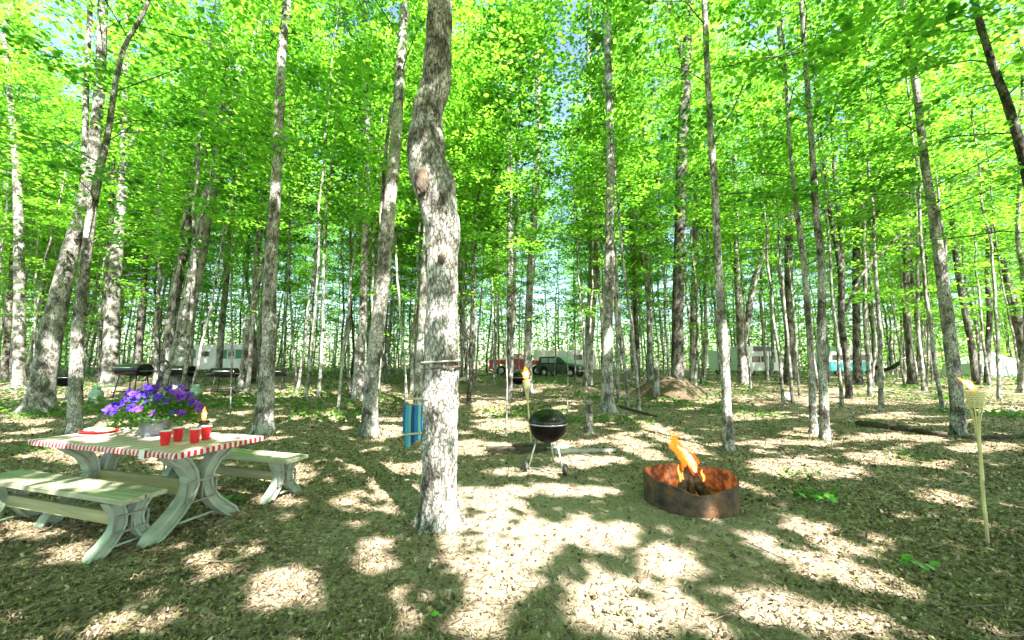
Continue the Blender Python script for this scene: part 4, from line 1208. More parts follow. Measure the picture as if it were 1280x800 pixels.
# ------------------------------------------------------------ kettle grill
M['enamel'] = pmat('black_enamel', (.004, .005, .004), (.009, .010, .009), 5, .22, spec=.35)
M['bowl'] = pmat('matt_black_enamel', (.003, .003, .003), (.006, .006, .006), 5, .45, spec=.12)
M['alu'] = pmat('aluminium', (.55, .57, .56), (.65, .66, .65), 6, .35, metal=.7)
M['rubber'] = pmat('black_plastic', (.015, .015, .015), (.03, .03, .03), 6, .5)
def kettle(loc, s, label, full=True, rz=0):
    t = thing('kettle_grill', label, 'grill', loc, rz)
    rB = .262
    bowl = [(0, .385), (.06, .388), (.12, .405), (.18, .445), (.225, .50), (.25, .56), (.262, .645), (.266, .65)]
    m = MB(); m.lathe(bowl, n=40); m.build('bowl', M['bowl'], t, smooth=True)
    lid = [(.270, .645), (.272, .655), (.265, .70), (.24, .752), (.19, .80), (.12, .832), (.05, .845), (0, .847)]
    m = MB(); m.lathe(lid, n=40); ld = m.build('lid', M['enamel'], t, smooth=True)
    m = MB(); m.tube([(-.05, .1, .835), (-.05, .1, .875), (.05, .1, .875), (.05, .1, .835)], .009, 8); m.build('lid_handle', M['rubber'], ld, smooth=True)
    m = MB(); m.lathe([(.271, .640), (.276, .643), (.276, .652), (.271, .655)], n=40); m.build('rim_band', M['alu'], t, smooth=True)
    feet = [(-.27, -.02), (.18, -.21), (.10, .27)]
    for i, (x, y) in enumerate(feet):
        d = math.hypot(x, y)
        m = MB(); m.tube([(x * .16 / d * 1.0, y * .16 / d, .43), (x, y, .055)], .0125, 10); m.build('leg', M['alu'], t, smooth=True)
    m = MB(); m.tube([(-.29, -.02, .055), (.20, -.24, .055)], .006, 8); m.build('axle', M['steel'], t)
    ax = (Vector((.18, -.21, 0)) - Vector((-.27, -.02, 0))).normalized()
    for x, y, k in ((-.27, -.02, -1), (.18, -.21, 1)):
        c_ = Vector((x, y, .075)) + ax * k * .03
        rot = ax.to_track_quat('Z', 'Y').to_matrix()
        for nm, prof, mt_ in (('wheel', [(.045, -.014), (.072, -.016), (.076, -.008), (.076, .008), (.072, .016), (.045, .014), (.045, -.014)], M['rubber']), ('hub', [(0, -.008), (.020, -.009), (.045, -.006), (.045, .006), (.02, .009), (0, .008)], M['alu'])):
            mm = MB(); mm.lathe(prof, n=24)
            mm.v = [tuple(rot @ Vector(v) + c_) for v in mm.v]
            if nm == 'wheel': wh = mm.build('wheel', mt_, t, smooth=True)
            else: mm.build('hub', mt_, wh, smooth=True)
    t.scale = (s, s, s)
    return t
gk = PL(685, 560, 5.5)
kettle((gk.x, 5.5, float(terr(gk.x, 5.5)) + .0), 1.0, 'black kettle grill on wheeled aluminium legs in the middle of the clearing')
p = GP(652, 478)
kettle((PL(648, 470, 15.8).x, 15.8, float(terr(.3, 15.8))), 1.15, 'small distant black kettle grill beside the far torch flame')

# ------------------------------------------------------------ fire ring
def rustmat():
    m, nt, b = newmat('rusted_steel'); L = nt.links.new
    b.inputs['Roughness'].default_value = .75; b.inputs['Metallic'].default_value = .25
    tc = nt.nodes.new('ShaderNodeTexCoord'); n = nt.nodes.new('ShaderNodeTexNoise'); n.inputs['Scale'].default_value = 7; n.inputs['Detail'].default_value = 9; n.inputs['Roughness'].default_value = .7
    L(tc.outputs['Object'], n.inputs['Vector'])
    r = ramp(nt, [(.36, (.03, .025, .02)), (.50, (.10, .07, .045)), (.62, (.22, .10, .045)), (.74, (.36, .27, .19))]); L(n.outputs[0], r.inputs[0]); L(r.outputs[0], b.inputs['Base Color'])
    bp = nt.nodes.new('ShaderNodeBump'); bp.inputs['Strength'].default_value = .5; L(n.outputs[0], bp.inputs['Height']); L(bp.outputs[0], b.inputs['Normal'])
    return m
M['rust'] = rustmat()
M['rust_in'] = pmat('orange_rust', (.06, .03, .02), (.34, .14, .07), 11, .8, .4, detail=9, lo=.4, hi=.6)
M['char'] = pmat('charred_wood', (.012, .010, .009), (.10, .075, .055), 14, .9, .8)
fc = Vector((1.93, 4.34, 0))
fr = thing('fire_ring', 'rusty dented steel fire ring with a burning campfire inside', 'fire ring', fc)
def ringwall(r0, r1, name, mat):
    n = 72; vs_ = []
    def top(a):
        fx = -math.sin(a)                      # 1 towards the viewer
        h = .30 - .085 * max(0, fx) ** 2 * (1 + .5 * math.cos(a * 2)) - .03 * max(0, -fx)
        return h - .05 * math.exp(-((a - 4.45) / .3) ** 2) + .01 * math.sin(a * 5)
    for r in (r0, r1):
        for k in range(n):
            a = 2 * math.pi * k / n; rr = r * (1 + .012 * math.sin(3 * a) + .02 * math.exp(-((a - 4.45) / .35) ** 2) * -1)
            vs_ += [(rr * math.cos(a), rr * math.sin(a), -.03), (rr * math.cos(a), rr * math.sin(a), top(a) * .55), (rr * math.cos(a) * 1.004, rr * math.sin(a) * 1.004, top(a))]
    m = MB(); f = []
    for o in (0, 3 * n):
        for k in range(n):
            k2 = (k + 1) % n
            for j in (0, 1): f.append((o + 3 * k + j, o + 3 * k2 + j, o + 3 * k2 + j + 1, o + 3 * k + j + 1))
    for k in range(n):
        k2 = (k + 1) % n; f.append((3 * k + 2, 3 * k2 + 2, 3 * n + 3 * k2 + 2, 3 * n + 3 * k + 2)); f.append((3 * k, 3 * k2, 3 * n + 3 * k2, 3 * n + 3 * k))
    m.add(vs_, f); return m.build(name, mat, fr, smooth=False)
rw = ringwall(.466, .472, 'ring_wall', M['rust'])
ringwall(.459, .4635, 'inner_wall', M['rust_in'])
m = MB()
m.tube([(.475 * math.cos(t_), .475 * math.sin(t_), .0) for t_ in np.linspace(5.6, 5.9, 2)], .002, 4)
# ash bed
n = 32; vs_ = [(0, 0, .045)]
for j in range(1, 6):
    for k in range(n):
        a = 2 * math.pi * k / n; rr = .455 * j / 5; vs_.append((rr * math.cos(a), rr * math.sin(a), .045 + .03 * float(vnoise(rr * math.cos(a) * 9 + 30, rr * math.sin(a) * 9 + 30, 1)) - .012 * j))
fs = [(0, 1 + k, 1 + (k + 1) % n) for k in range(n)] + [(1 + j * n + k, 1 + j * n + (k + 1) % n, 1 + (j - 1) * n + (k + 1) % n, 1 + (j - 1) * n + k) for j in range(1, 5) for k in range(n)]
m = MB(); m.add(vs_, fs); m.build('ash_bed', pmat('grey_ash', (.08, .075, .07), (.30, .27, .24), 12, .95, .5), fr, smooth=True)
# logs in a teepee
LG = [((-.17, -.10), .055, 'leaning burnt log'), ((.15, -.06), .06, None), ((.02, .18), .05, None), ((-.05, -.2), .035, None)]
for i, ((x, y), r, lb) in enumerate(LG):
    lo = thing('log', lb or '', 'log', fc) if False else None
    m = MB(); m.tube([(x, y, .05), (x * .45, y * .45, .20), (-x * .12, -y * .12, .36)], [r, r * .95, r * .7], 11, jit=.18, seed=i)
    o = m.build('firewood_log', M['char'], smooth=False); o.location = fc
    tag(o, ['charred log leaning left in the campfire', 'thick charred log leaning right in the campfire', 'charred log at the back of the campfire', 'thin charred stick at the front of the campfire'][i], 'firewood', 'logs burning in the fire ring')
fi = thing('campfire_flames', 'tall orange campfire flame bending left above the logs', 'fire', fc + Vector((0, 0, .2)))
gf = np.random.default_rng(4)
M['flame_w'] = emat('flame_wisp', (1.0, .13, .01), .8, .70)
M['flame_y'] = emat('flame_bright', (1.0, .30, .05), 1.0, .45)
spine = np.array([(.05, 0, .04), (.05, -.01, .14), (.02, -.01, .23), (-.04, 0, .30), (-.10, 0, .36), (-.12, 0, .45), (-.16, 0, .54)])
def tongue(k0, k1, off, r0, mat, parent, wv):
    t_ = np.linspace(k0, k1, 14)
    P_ = np.stack([np.interp(t_, range(7), spine[:, i]) for i in range(3)], 1) + off * np.linspace(1, .35, 14)[:, None]
    ph = gf.uniform(0, 6)
    P_[:, 0] += wv * np.sin(t_ * 3.1 + ph) * np.linspace(.2, 1, 14); P_[:, 1] += wv * np.cos(t_ * 2.3 + ph)
    rad = r0 * np.sin(np.linspace(.35, math.pi - .02, 14)) ** .8 * (1 + .2 * np.sin(t_ * 7 + ph)) + .001
    m = MB(); m.tube(P_, list(rad), 8, jit=.3, seed=int(ph * 100))
    return m.build('flame', mat, parent, smooth=True)
for i in range(13):      # broad orange tongues low, thin ones high
    k0 = gf.uniform(0, 1.5) + (i > 5) * 1.8; tongue(k0, min(6, k0 + gf.uniform(2.4, 4)), np.array([gf.normal(0, .05), gf.normal(0, .04), 0]), gf.uniform(.016, .036), M['flame_w'], fi, .025)
for i in range(6):
    k0 = gf.uniform(.3, 1.8); tongue(k0, min(5.2, k0 + gf.uniform(1.8, 3)), np.array([gf.normal(0, .028), gf.normal(0, .02), 0]), gf.uniform(.014, .026), M['flame_y'], fi, .016)
for i in range(3): tongue(.6 + i * .4, 3.2 + i * .5, np.array([gf.normal(0, .012), 0, 0]), .026, M['flame_i'], fi, .01)
for x, z0, z1 in ((-.13, .0, .20), (-.09, -.05, .12), (.12, .02, .15)):
    pts = [(x + .012 * math.sin(q * 6), -.06, z0 + (z1 - z0) * q) for q in np.linspace(0, 1, 8)]
    m = MB(); m.tube(pts, [.012 * math.sin(q * 2.9 + .2) + .001 for q in np.linspace(0, 1, 8)], 7, jit=.3); m.build('flame', M['flame_y'], fi, smooth=True)
pl = bpy.data.lights.new('fire_glow', 'POINT'); pl.energy = 6; pl.color = (1, .45, .15); pl.shadow_soft_size = .12
po = bpy.data.objects.new('fire_glow', pl); COL.objects.link(po); po.parent = fi; po.location = (0, 0, .12)

# ------------------------------------------------------------ bamboo torches
M['bamboo'] = pmat('bamboo', (.56, .50, .24), (.74, .68, .38), 6, .5, .2, stretch=(1, 1, .3))
def weave():
    m, nt, b = newmat('woven_bamboo'); L = nt.links.new; b.inputs['Roughness'].default_value = .6
    tc = nt.nodes.new('ShaderNodeTexCoord'); ch = nt.nodes.new('ShaderNodeTexBrick')
    ch.inputs['Color1'].default_value = (.62, .56, .34, 1); ch.inputs['Color2'].default_value = (.46, .40, .20, 1); ch.inputs['Mortar'].default_value = (.12, .09, .04, 1)
    ch.inputs['Scale'].default_value = 55; ch.inputs['Mortar Size'].default_value = .06
    L(tc.outputs['Object'], ch.inputs['Vector']); L(ch.outputs[0], b.inputs['Base Color'])
    return m
def torch(foot, head, s, label, fl, detailed=True):
    """foot and head points (world); head = underside of the basket"""
    foot = Vector(foot); head = Vector(head)
    t = thing('bamboo_torch', label, 'torch', foot, 0, 'bamboo torches')
    d = (head - foot); L_ = d.length; dn = d.normalized()
    Q = dn.to_track_quat('Z', 'Y').to_matrix()
    T = lambda p: Q @ Vector(p)
    pr = .0125 * s
    m = MB(); pts = []; rr = []
    k = 0
    z = 0
    while z < L_:
        pts += [T((.003 * math.sin(z * 7), 0, z)), T((.003 * math.sin(z * 7), 0, z + .245)), T((0, 0, z + .25))]; rr += [pr, pr * .96, pr * 1.18]; z += .262
    m.tube([p for p in pts if p.length < L_ + .02], rr[:len([p for p in pts if p.length < L_ + .02])], 10)
    m.build('pole', M['bamboo'], t, smooth=True)
    # splayed splints
    m = MB()
    for i in range(9):
        a = i * 2 * math.pi / 9
        m.tube([T((pr * .9 * math.cos(a), pr * .9 * math.sin(a), L_ - .14 * s)), T((pr * 1.5 * math.cos(a), pr * 1.5 * math.sin(a), L_ - .04 * s)), T((.046 * s * math.cos(a), .046 * s * math.sin(a), L_ + .13 * s))], .0042 * s, 5)
    m.build('splints', M['bamboo'], t)
    m = MB()
    N_, K = 28, 8                                   # basket: woven bands, in and out
    for k in range(K):
        z0 = L_ + .075 * s + k * .018 * s
        pts = []
        for i in range(N_ + 1):
            a = 2 * math.pi * i / N_
            r_ = (.040 + .0022 * k) * s + .004 * s * (1 if (i + k) % 2 else -1)
            pts.append((r_, a))
        vs_ = []
        for r_, a in pts[:-1]:
            vs_ += [T((r_ * math.cos(a), r_ * math.sin(a), z0)), T((r_ * math.cos(a), r_ * math.sin(a), z0 + .0155 * s))]
        m.add(vs_, [(2 * i, 2 * ((i + 1) % N_), 2 * ((i + 1) % N_) + 1, 2 * i + 1) for i in range(N_)])
    bk = m.build('basket', M['bamboo'], t)
    sm = bk.modifiers.new('t', 'SOLIDIFY'); sm.thickness = .002 * s
    m = MB(); m.lathe([(0, .07), (.034, .07), (.036, .19), (.030, .205), (.012, .212), (.011, .225), (0, .225)], n=18)
    m.v = [tuple(T((v[0] * s, v[1] * s, L_ + v[2] * s))) for v in m.v]
    m.build('fuel_can', M['gun'], t, smooth=True)
    tip = T((0, 0, L_ + .222 * s))
    flame(t, [tip + Vector(p) * s for p, _ in fl], [r * s for _, r in fl])
    return t
f0 = GP(1235, 682)
h0 = PL(1221, 521, f0.y)
torch(f0, h0, 1.0, 'near bamboo torch with a woven basket burning at the right edge', [((0, 0, -.01), .010), ((-.012, 0, .025), .027), ((-.045, 0, .055), .024), ((-.085, 0, .08), .015), ((-.13, 0, .11), .002)])
f1 = GP(664, 557)
h1 = PL(659, 492, f1.y)
torch(f1, h1, 1.15, 'far bamboo torch burning just left of the kettle grill', [((0, 0, -.01), .01), ((.003, 0, .04), .05), ((0, 0, .10), .05), ((-.01, 0, .16), .03), ((-.02, 0, .21), .004)])

# ------------------------------------------------------------ hanging hammock behind the big trunk
def stripes():
    m, nt, b = newmat('striped_cloth'); L = nt.links.new; b.inputs['Roughness'].default_value = .8
    tc = nt.nodes.new('ShaderNodeTexCoord'); sp = nt.nodes.new('ShaderNodeSeparateXYZ'); L(tc.outputs['Object'], sp.inputs[0])
    mu = nt.nodes.new('ShaderNodeMath'); mu.operation = 'MULTIPLY_ADD'; mu.inputs[1].default_value = 4.2; mu.inputs[2].default_value = 5; L(sp.outputs[0], mu.inputs[0])
    fr_ = nt.nodes.new('ShaderNodeMath'); fr_.operation = 'FRACT'; L(mu.outputs[0], fr_.inputs[0])
    r = ramp(nt, [(0, (.02, .10, .30)), (.18, (.05, .30, .45)), (.34, (.12, .48, .36)), (.45, (.02, .06, .22)), (.62, (.03, .22, .50)), (.78, (.20, .52, .40)), (.9, (.02, .12, .32))])
    r.color_ramp.interpolation = 'CONSTANT'
    L(fr_.outputs[0], r.inputs[0]); L(r.outputs[0], b.inputs['Base Color']); return m
M['stripe'] = stripes()
M['rope'] = pmat('pale_rope', (.50, .47, .38), (.62, .58, .48), 30, .9)
M['dowel'] = pmat('wooden_dowel', (.55, .47, .30), (.68, .60, .42), 10, .6)
hy = 4.55
pa = PL(511, 498, hy)
hm = thing('hammock', 'blue and green striped hammock hanging from the back of the big crooked trunk', 'hammock', (pa.x + .17, hy, 0), R(20))
zt = PL(511, 498, hy).z; z1 = PL(511, 506, hy).z; z2 = PL(511, 541, hy).z; z3 = PL(511, 556, hy).z
W2 = .22
m = MB(); m.tube([(-W2, 0, zt), (W2, 0, zt)], .011, 10); m.build('spreader_bar', M['dowel'], hm, smooth=True)
m = MB(); m.tube([(-W2, -.02, z2), (W2, -.02, z2)], .012, 10); m.build('spreader_bar', M['dowel'], hm, smooth=True)
m = MB()
for i in range(15):
    x = -W2 + .02 + i * (2 * W2 - .04) / 14
    m.tube([(x, 0, zt), (x, 0, z1)], .0022, 5)
    if i % 2 == 0: m.tube([(x, 0, zt), (x * .1, -.05, zt + .22), (-.02, -.35, 1.42)], .003, 5)
m.build('cords', M['rope'], hm)
m = MB(); NXc = 60; vs_ = []
for i in range(NXc + 1):
    x = -W2 + 2 * W2 * i / NXc
    for j in range(13):
        t_ = j / 12; z = z1 * (1 - t_) + z2 * t_
        vs_.append((x, .022 * math.sin(x * 42) * (.5 + t_) + .05 * math.sin(t_ * 3.1), z))
m.add(vs_, [(i * 13 + j, (i + 1) * 13 + j, (i + 1) * 13 + j + 1, i * 13 + j + 1) for i in range(NXc) for j in range(12)])
m.build('cloth', M['stripe'], hm, smooth=True).modifiers.new('t', 'SOLIDIFY').thickness = .004
m = MB(); vs_ = []
for i in range(NXc + 1):
    x = -W2 + 2 * W2 * i / NXc
    for j in range(7):
        t_ = j / 6; zz = z2 - .012 - (z2 - z3) * t_ * (.75 + .35 * math.sin(x * 23))
        vs_.append((x * (1 - .2 * t_), -.02 + .03 * math.sin(x * 38 + t_), zz))
m.add(vs_, [(i * 7 + j, (i + 1) * 7 + j, (i + 1) * 7 + j + 1, i * 7 + j + 1) for i in range(NXc) for j in range(6)])
m.build('cloth_tail', M['stripe'], hm, smooth=True).modifiers.new('t', 'SOLIDIFY').thickness = .004
# strap round the big trunk
sp_ = PL(551, 456, mpts[0][1])
k = int(np.argmin(abs(mpts[:, 2] - sp_.z))); ctr = mpts[k]; rk = mrad[k]
st_ = thing('tree_strap', 'worn hammock strap tied round the big crooked trunk', 'strap', tuple(ctr))
for dz, rr in ((0.03, .009), (-.03, .007)):
    m = MB(); m.tube([((rk * 1.09 + .006) * math.cos(a), (rk * 1.09 + .006) * math.sin(a), dz + .012 * math.cos(a)) for a in np.linspace(0, 6.28, 40)], rr, 7, cap=False)
    m.build('strap_band', M['rope'] if dz > 0 else M['scar'], st_, smooth=True)

# ------------------------------------------------------------ grills and tanks at the left
def barrel_grill(px, py, s, rz, label):
    p = GP(px, py)
    t = thing('charcoal_grill', label, 'grill', p, rz, 'black grills under the left trees')
    m = MB()
    prof = [(.22 * math.cos(a) * 1.0, .70 + .17 * math.sin(a)) for a in np.linspace(0, math.pi, 13)]
    m.extrude(prof, 'x', -.33, .33); ld = m.build('lid', M['enamel'], t, bevel=.01)
    m = MB(); m.tube([(-.2, -.21, .76), (-.2, -.27, .77), (.2, -.27, .77), (.2, -.21, .76)], .012, 8); m.build('lid_handle', M['alu'], ld, smooth=True)
    m = MB(); m.extrude([(.22 * math.cos(a), .695 + .15 * math.sin(a)) for a in np.linspace(math.pi, 2 * math.pi, 13)], 'x', -.33, .33); m.build('firebox', M['enamel'], t, bevel=.01)
    for sx in (-1, 1):
        m = MB(); m.box((sx * .47, 0, .68), (.26, .34, .03)); m.build('side_shelf', M['rubber'], t, bevel=.006)
        for sy in (-1, 1):
            m = MB(); m.tube([(sx * .24, sy * .13, .60), (sx * .30, sy * .19, 0)], .014, 8); m.build('leg', M['rubber'], t, smooth=True)
    m = MB(); m.box((0, 0, .16), (.56, .30, .02)); m.build('bottom_shelf', M['rubber'], t)
    m = MB(); m.tube([(.30, -.2, .08), (.30, .2, .08)], .08, 16); m.build('wheels', M['rubber'], t, smooth=False)
    t.scale = (s, s, s)
    return t
barrel_grill(280, 493, 1.12, .2, 'black barrel grill on legs in front of the green striped trailer')
barrel_grill(164, 497, 1.3, -.1, 'black grill showing just above the purple flowers')
barrel_grill(224, 494, 1.2, .05, 'black grill with side shelves hidden behind the forked sunlit maple')
barrel_grill(345, 486, .95, .3, 'black grill half hidden behind the straight mottled maple')
p = GP(78, 500)
kettle((p.x, p.y, p.z), 1.1, 'black kettle grill leaning between the thick leaning trunk and the slim split maple', rz=1.0)
M['tank'] = pmat('pale_green_paint', (.26, .38, .31), (.34, .46, .38), 4, .4)
def tank(px, py, s, lb):
    p = GP(px, py)
    t = thing('propane_tank', lb, 'gas tank', p, 0, 'pale propane tanks')
    m = MB(); m.lathe([(0, .03), (.10, .03), (.145, .06), (.155, .11), (.155, .24), (.14, .29), (.09, .32), (0, .33)], n=28); m.build('tank_body', M['tank'], t, smooth=True)
    m = MB(); m.lathe([(.10, 0), (.105, 0), (.105, .04), (.10, .04), (.10, 0)], n=24); m.build('foot_ring', M['tank'], t)
    m = MB()
    for a0 in (.5, 3.6):
        aa = np.linspace(a0, a0 + 2.0, 8)
        m.add([(.09 * math.cos(a), .09 * math.sin(a), z) for a in aa for z in (.31, .43)], [(2 * i, 2 * i + 2, 2 * i + 3, 2 * i + 1) for i in range(7)])
    m.build('collar', M['tank'], t).modifiers.new('t', 'SOLIDIFY').thickness = .006
    m = MB(); m.tube([(0, 0, .32), (0, 0, .39)], .018, 10); m.tube([(0, 0, .385), (0, 0, .41)], .03, 10); m.build('valve', M['alu'], t)
    t.scale = (s, s, s)
tank(119, 503, 1.1, 'pale green propane tank on the ground left of the flowers')
tank(244, 497, 1.0, 'pale propane tank right of the forked sunlit maple')

# ------------------------------------------------------------ campers and cars far off
M['white'] = pmat('white_paint', (.70, .72, .72), (.78, .80, .80), 1.5, .4)
M['green'] = pmat('green_paint', (.02, .20, .10), (.03, .25, .13), 2, .4)
M['teal'] = pmat('teal_paint', (.05, .42, .45), (.07, .48, .50), 2, .35)
M['glass'] = pmat('dark_window', (.02, .03, .035), (.05, .06, .07), 2, .08, spec=.7)
M['glass_b'] = pmat('pale_windscreen', (.30, .42, .46), (.42, .55, .58), 2, .08, spec=.7)
M['red'] = pmat('red_paint', (.50, .02, .025), (.58, .03, .035), 2, .25, spec=.6)
M['dkgreen'] = pmat('dark_green_paint', (.03, .07, .05), (.05, .10, .07), 2, .2, spec=.6)
M['tyre'] = pmat('tyre_rubber', (.015, .015, .015), (.03, .03, .03), 10, .8)
def wheel(parent, x, y, r=.36, w_=.22, rim=None):
    s = 1 if y > 0 else -1
    m = MB(); m.lathe([(r * .6, -w_ / 2), (r * .94, -w_ / 2), (r, -w_ * .35), (r, w_ * .35), (r * .94, w_ / 2), (r * .6, w_ / 2), (r * .6, -w_ / 2)], n=24)
    m.v = [(v[0] + x, v[2] + y, v[1] + r) for v in m.v]; wh = m.build('wheel', M['tyre'], parent, smooth=False)
    m = MB(); m.lathe([(0, -w_ * .4), (r * .2, -w_ * .45), (r * .59, -w_ * .3), (r * .59, w_ * .3), (r * .2, w_ * .45), (0, w_ * .4)], n=16)
    m.v = [(v[0] + x, v[2] + y, v[1] + r) for v in m.v]; m.build('rim', M['alu'], wh)
def panel(parent, name, x0, x1, z0, z1, y, mat, t=.02, lab=None):
    m = MB(); m.box(((x0 + x1) / 2, y, (z0 + z1) / 2), (x1 - x0, t, z1 - z0)); return m.build(name, mat, parent, bevel=.01, label=lab)

def far_at(px, py, Y):
    p = PL(px, py, Y); return Vector((p.x, Y, float(terr(p.x, Y))))
# left trailer: green band
def trailer(px, Y, L_, H, rz, label):
    p = far_at(px, 465, Y)
    t = thing('camper_trailer', label, 'camper', p, rz)
    prof = [(-L_ / 2, .5), (L_ / 2, .5), (L_ / 2 + .15, 1.3), (L_ / 2, H - .1), (L_ / 2 - .3, H), (-L_ / 2 + .3, H), (-L_ / 2, H - .15)]
    m = MB(); m.extrude(prof, 'y', -1.05, 1.05); m.build('body', M['white'], t, bevel=.05)
    t.scale = (.86, .86, .92)
    return t, L_, H
t, L_, H = trailer(287, 25, 5.4, 2.2, .0, 'white camper trailer with a dark green band behind the barrel grill')
panel(t, 'stripe', .0, 2.6, 1.25, 1.85, -1.062, M['green']); panel(t, 'stripe', -2.65, -1.8, 1.25, 1.85, -1.062, M['green'])
for x0, x1 in ((-1.4, -.7), (.5, 1.1)):
    f_ = panel(t, 'window', x0, x1, 1.3, 1.8, -1.08, M['white']); 
    m = MB(); m.box(((x0 + x1) / 2, -1.094, 1.55), (x1 - x0 - .14, .012, .36)); m.build('pane', M['glass'], f_)
panel(t, 'door', -.55, .05, .6, 2.0, -1.066, M['white'])
for x in (-.4, .5): wheel(t, x, -.95, .33, .2); wheel(t, x, .95, .33, .2)
m = MB(); m.bar((2.7, 0, .55), (3.6, 0, .5), .08, .08); m.build('tow_bar', M['gun'], t)
# right motorhome with striped roof front
t = thing('motorhome', 'white motorhome with dark windows and a black striped top behind the right trees', 'motorhome', far_at(949, 465, 33), 0); t.scale = (.72, .8, .9)
m = MB(); m.extrude([(-2.6, .45), (1.9, .45), (1.9, 1.4), (1.2, 2.75), (-2.6, 2.75)], 'y', -1.1, 1.1); m.build('body', M['white'], t, bevel=.06)
m = MB(); m.extrude([(1.9, .45), (2.9, .45), (2.95, 1.15), (2.3, 1.75), (1.9, 1.9)], 'y', -1.0, 1.0); cb = m.build('cab', M['white'], t, bevel=.06)
panel(t, 'roof_band', -1.3, 1.1, 2.25, 2.7, -1.112, M['gun']); 
for x0, x1 in ((-1.5, -.55), (-.45, .35), (.5, 1.2)):
    f_ = panel(t, 'window', x0, x1, 1.25, 1.8, -1.112, M['gun']); m = MB(); m.box(((x0 + x1) / 2, -1.126, 1.52), (x1 - x0 - .1, .012, .44)); m.build('pane', M['glass'], f_)
panel(t, 'cab_window', 1.95, 2.5, 1.2, 1.6, -1.012, M['glass'])
for x in (-1.6, 2.2): wheel(t, x, -.95, .38); wheel(t, x, .95, .38)
t = thing('camper_trailer', 'plain white trailer peeking out left of the striped motorhome', 'camper', far_at(906, 465, 36), 0); t.scale = (.7, .8, .9)
m = MB(); m.extrude([(-1.6, .5), (.9, .5), (1.0, 1.2), (.8, 2.4), (-1.5, 2.45)], 'y', -1, 1); m.build('body', M['white'], t, bevel=.06)
panel(t, 'window', -.3, .5, 1.3, 1.8, -1.012, M['glass'])
wheel(t, -.3, -.9); wheel(t, -.3, .9)
# teal and white van
t = thing('camper_van', 'teal and white camper van behind the dark trunks on the right', 'van', far_at(1057, 465, 31), .0); t.scale = (.88, .9, .95)
m = MB(); m.extrude([(-2.2, .4), (2.0, .4), (2.15, .9), (2.1, 1.15), (-2.25, 1.15), (-2.25, .7)], 'y', -.95, .95); m.build('lower_body', M['teal'], t, bevel=.05)
m = MB(); m.extrude([(-2.22, 1.152), (2.08, 1.152), (1.75, 1.85), (1.2, 2.05), (-2.0, 2.05), (-2.2, 1.8)], 'y', -.92, .92); m.build('upper_body', M['white'], t, bevel=.05)
m = MB(); m.extrude([(-1.4, 2.052), (.8, 2.052), (.6, 2.4), (-1.2, 2.4)], 'y', -.8, .8); m.build('pop_up_roof', M['white'], t, bevel=.05)
for x0, x1 in ((-1.9, -.9), (-.75, .3), (.45, 1.4)): panel(t, 'window', x0, x1, 1.3, 1.75, -.928, M['glass'])
for x in (-1.4, 1.4): wheel(t, x, -.85, .33); wheel(t, x, .85, .33)
# red pickup
t = thing('pickup_truck', 'red pickup truck parked beyond the far torch', 'pickup', far_at(648, 465, 33), 0)
m = MB(); m.extrude([(-2.45, .55), (-1.95, .5), (-1.85, .85), (-1.45, 1.0), (-1.1, .85), (-.98, .5), (1.1, .5), (1.2, .85), (1.55, 1.0), (1.95, .85), (2.05, .5), (2.4, .55), (2.42, 1.0), (2.3, 1.22), (.9, 1.28), (.9, 1.30), (-2.45, 1.30)], 'y', -.92, .92); m.build('body', M['red'], t, bevel=.04)
m = MB(); m.extrude([(-.85, 1.302), (.95, 1.302), (.35, 1.78), (-.7, 1.80)], 'y', -.80, .80); cb = m.build('cab', M['red'], t, bevel=.05)
panel(cb, 'window', -.62, -.1, 1.34, 1.7, -.81, M['glass_b']); panel(cb, 'window', -.02, .4, 1.34, 1.68, -.81, M['glass_b'])
panel(t, 'bed_cover', -2.42, -.9, 1.302, 1.42, 0, M['white'], 1.7)
for x in (-1.47, 1.55): wheel(t, x, -.86, .40, .24); wheel(t, x, .86, .40, .24)
panel(t, 'bumper', -2.56, -2.46, .55, .75, 0, M['alu'], 1.8); panel(t, 'bumper', 2.43, 2.53, .5, .72, 0, M['alu'], 1.8)
for s in (-1, 1):
    m = MB(); m.box((2.435, s * .7, .95), (.04, .22, .16)); m.build('headlight', M['glass_b'], t)
# dark green suv, three-quarter view
t = thing('parked_car', 'dark green car with a pale windscreen right of the red pickup', 'car', far_at(702, 465, 30), R(-38)); t.scale = (.85, .85, .9)
m = MB(); m.extrude([(-2.2, .45), (-1.85, .42), (-1.7, .78), (-1.35, .9), (-1.0, .78), (-.9, .42), (.95, .42), (1.05, .78), (1.38, .9), (1.75, .78), (1.85, .42), (2.2, .5), (2.22, .82), (2.0, 1.02), (.95, 1.12), (-2.2, 1.14)], 'y', -.9, .9); m.build('body', M['dkgreen'], t, bevel=.05)
m = MB(); m.extrude([(-2.1, 1.142), (.95, 1.125), (.25, 1.66), (-.2, 1.74), (-1.9, 1.72)], 'y', -.78, .78); cb = m.build('cabin', M['dkgreen'], t, bevel=.06)
rot = Matrix.Rotation(-math.atan2(.53, .7), 3, 'Y')
m = MB(); m.extrude([(.97, 1.14), (.98, 1.15), (.30, 1.68), (.27, 1.66)], 'y', -.70, .70); m.build('windscreen', M['glass_b'], cb)
for x0, x1 in ((-1.7, -.95), (-.85, -.1)): panel(cb, 'window', x0, x1, 1.2, 1.6, -.79, M['glass_b'])
for x in (-1.35, 1.4): wheel(t, x, -.83, .36); wheel(t, x, .83, .36)
for s in (-1, 1):
    m = MB(); m.box((2.22, s * .62, .78), (.05, .34, .14)); m.build('headlight', M['clip'], t)
m = MB(); m.box((2.225, 0, .76), (.04, .7, .16)); m.build('grille', M['gun'], t); m = MB(); m.box((2.24, 0, .55), (.1, 1.75, .14)); m.build('bumper', M['alu'], t, bevel=.02)
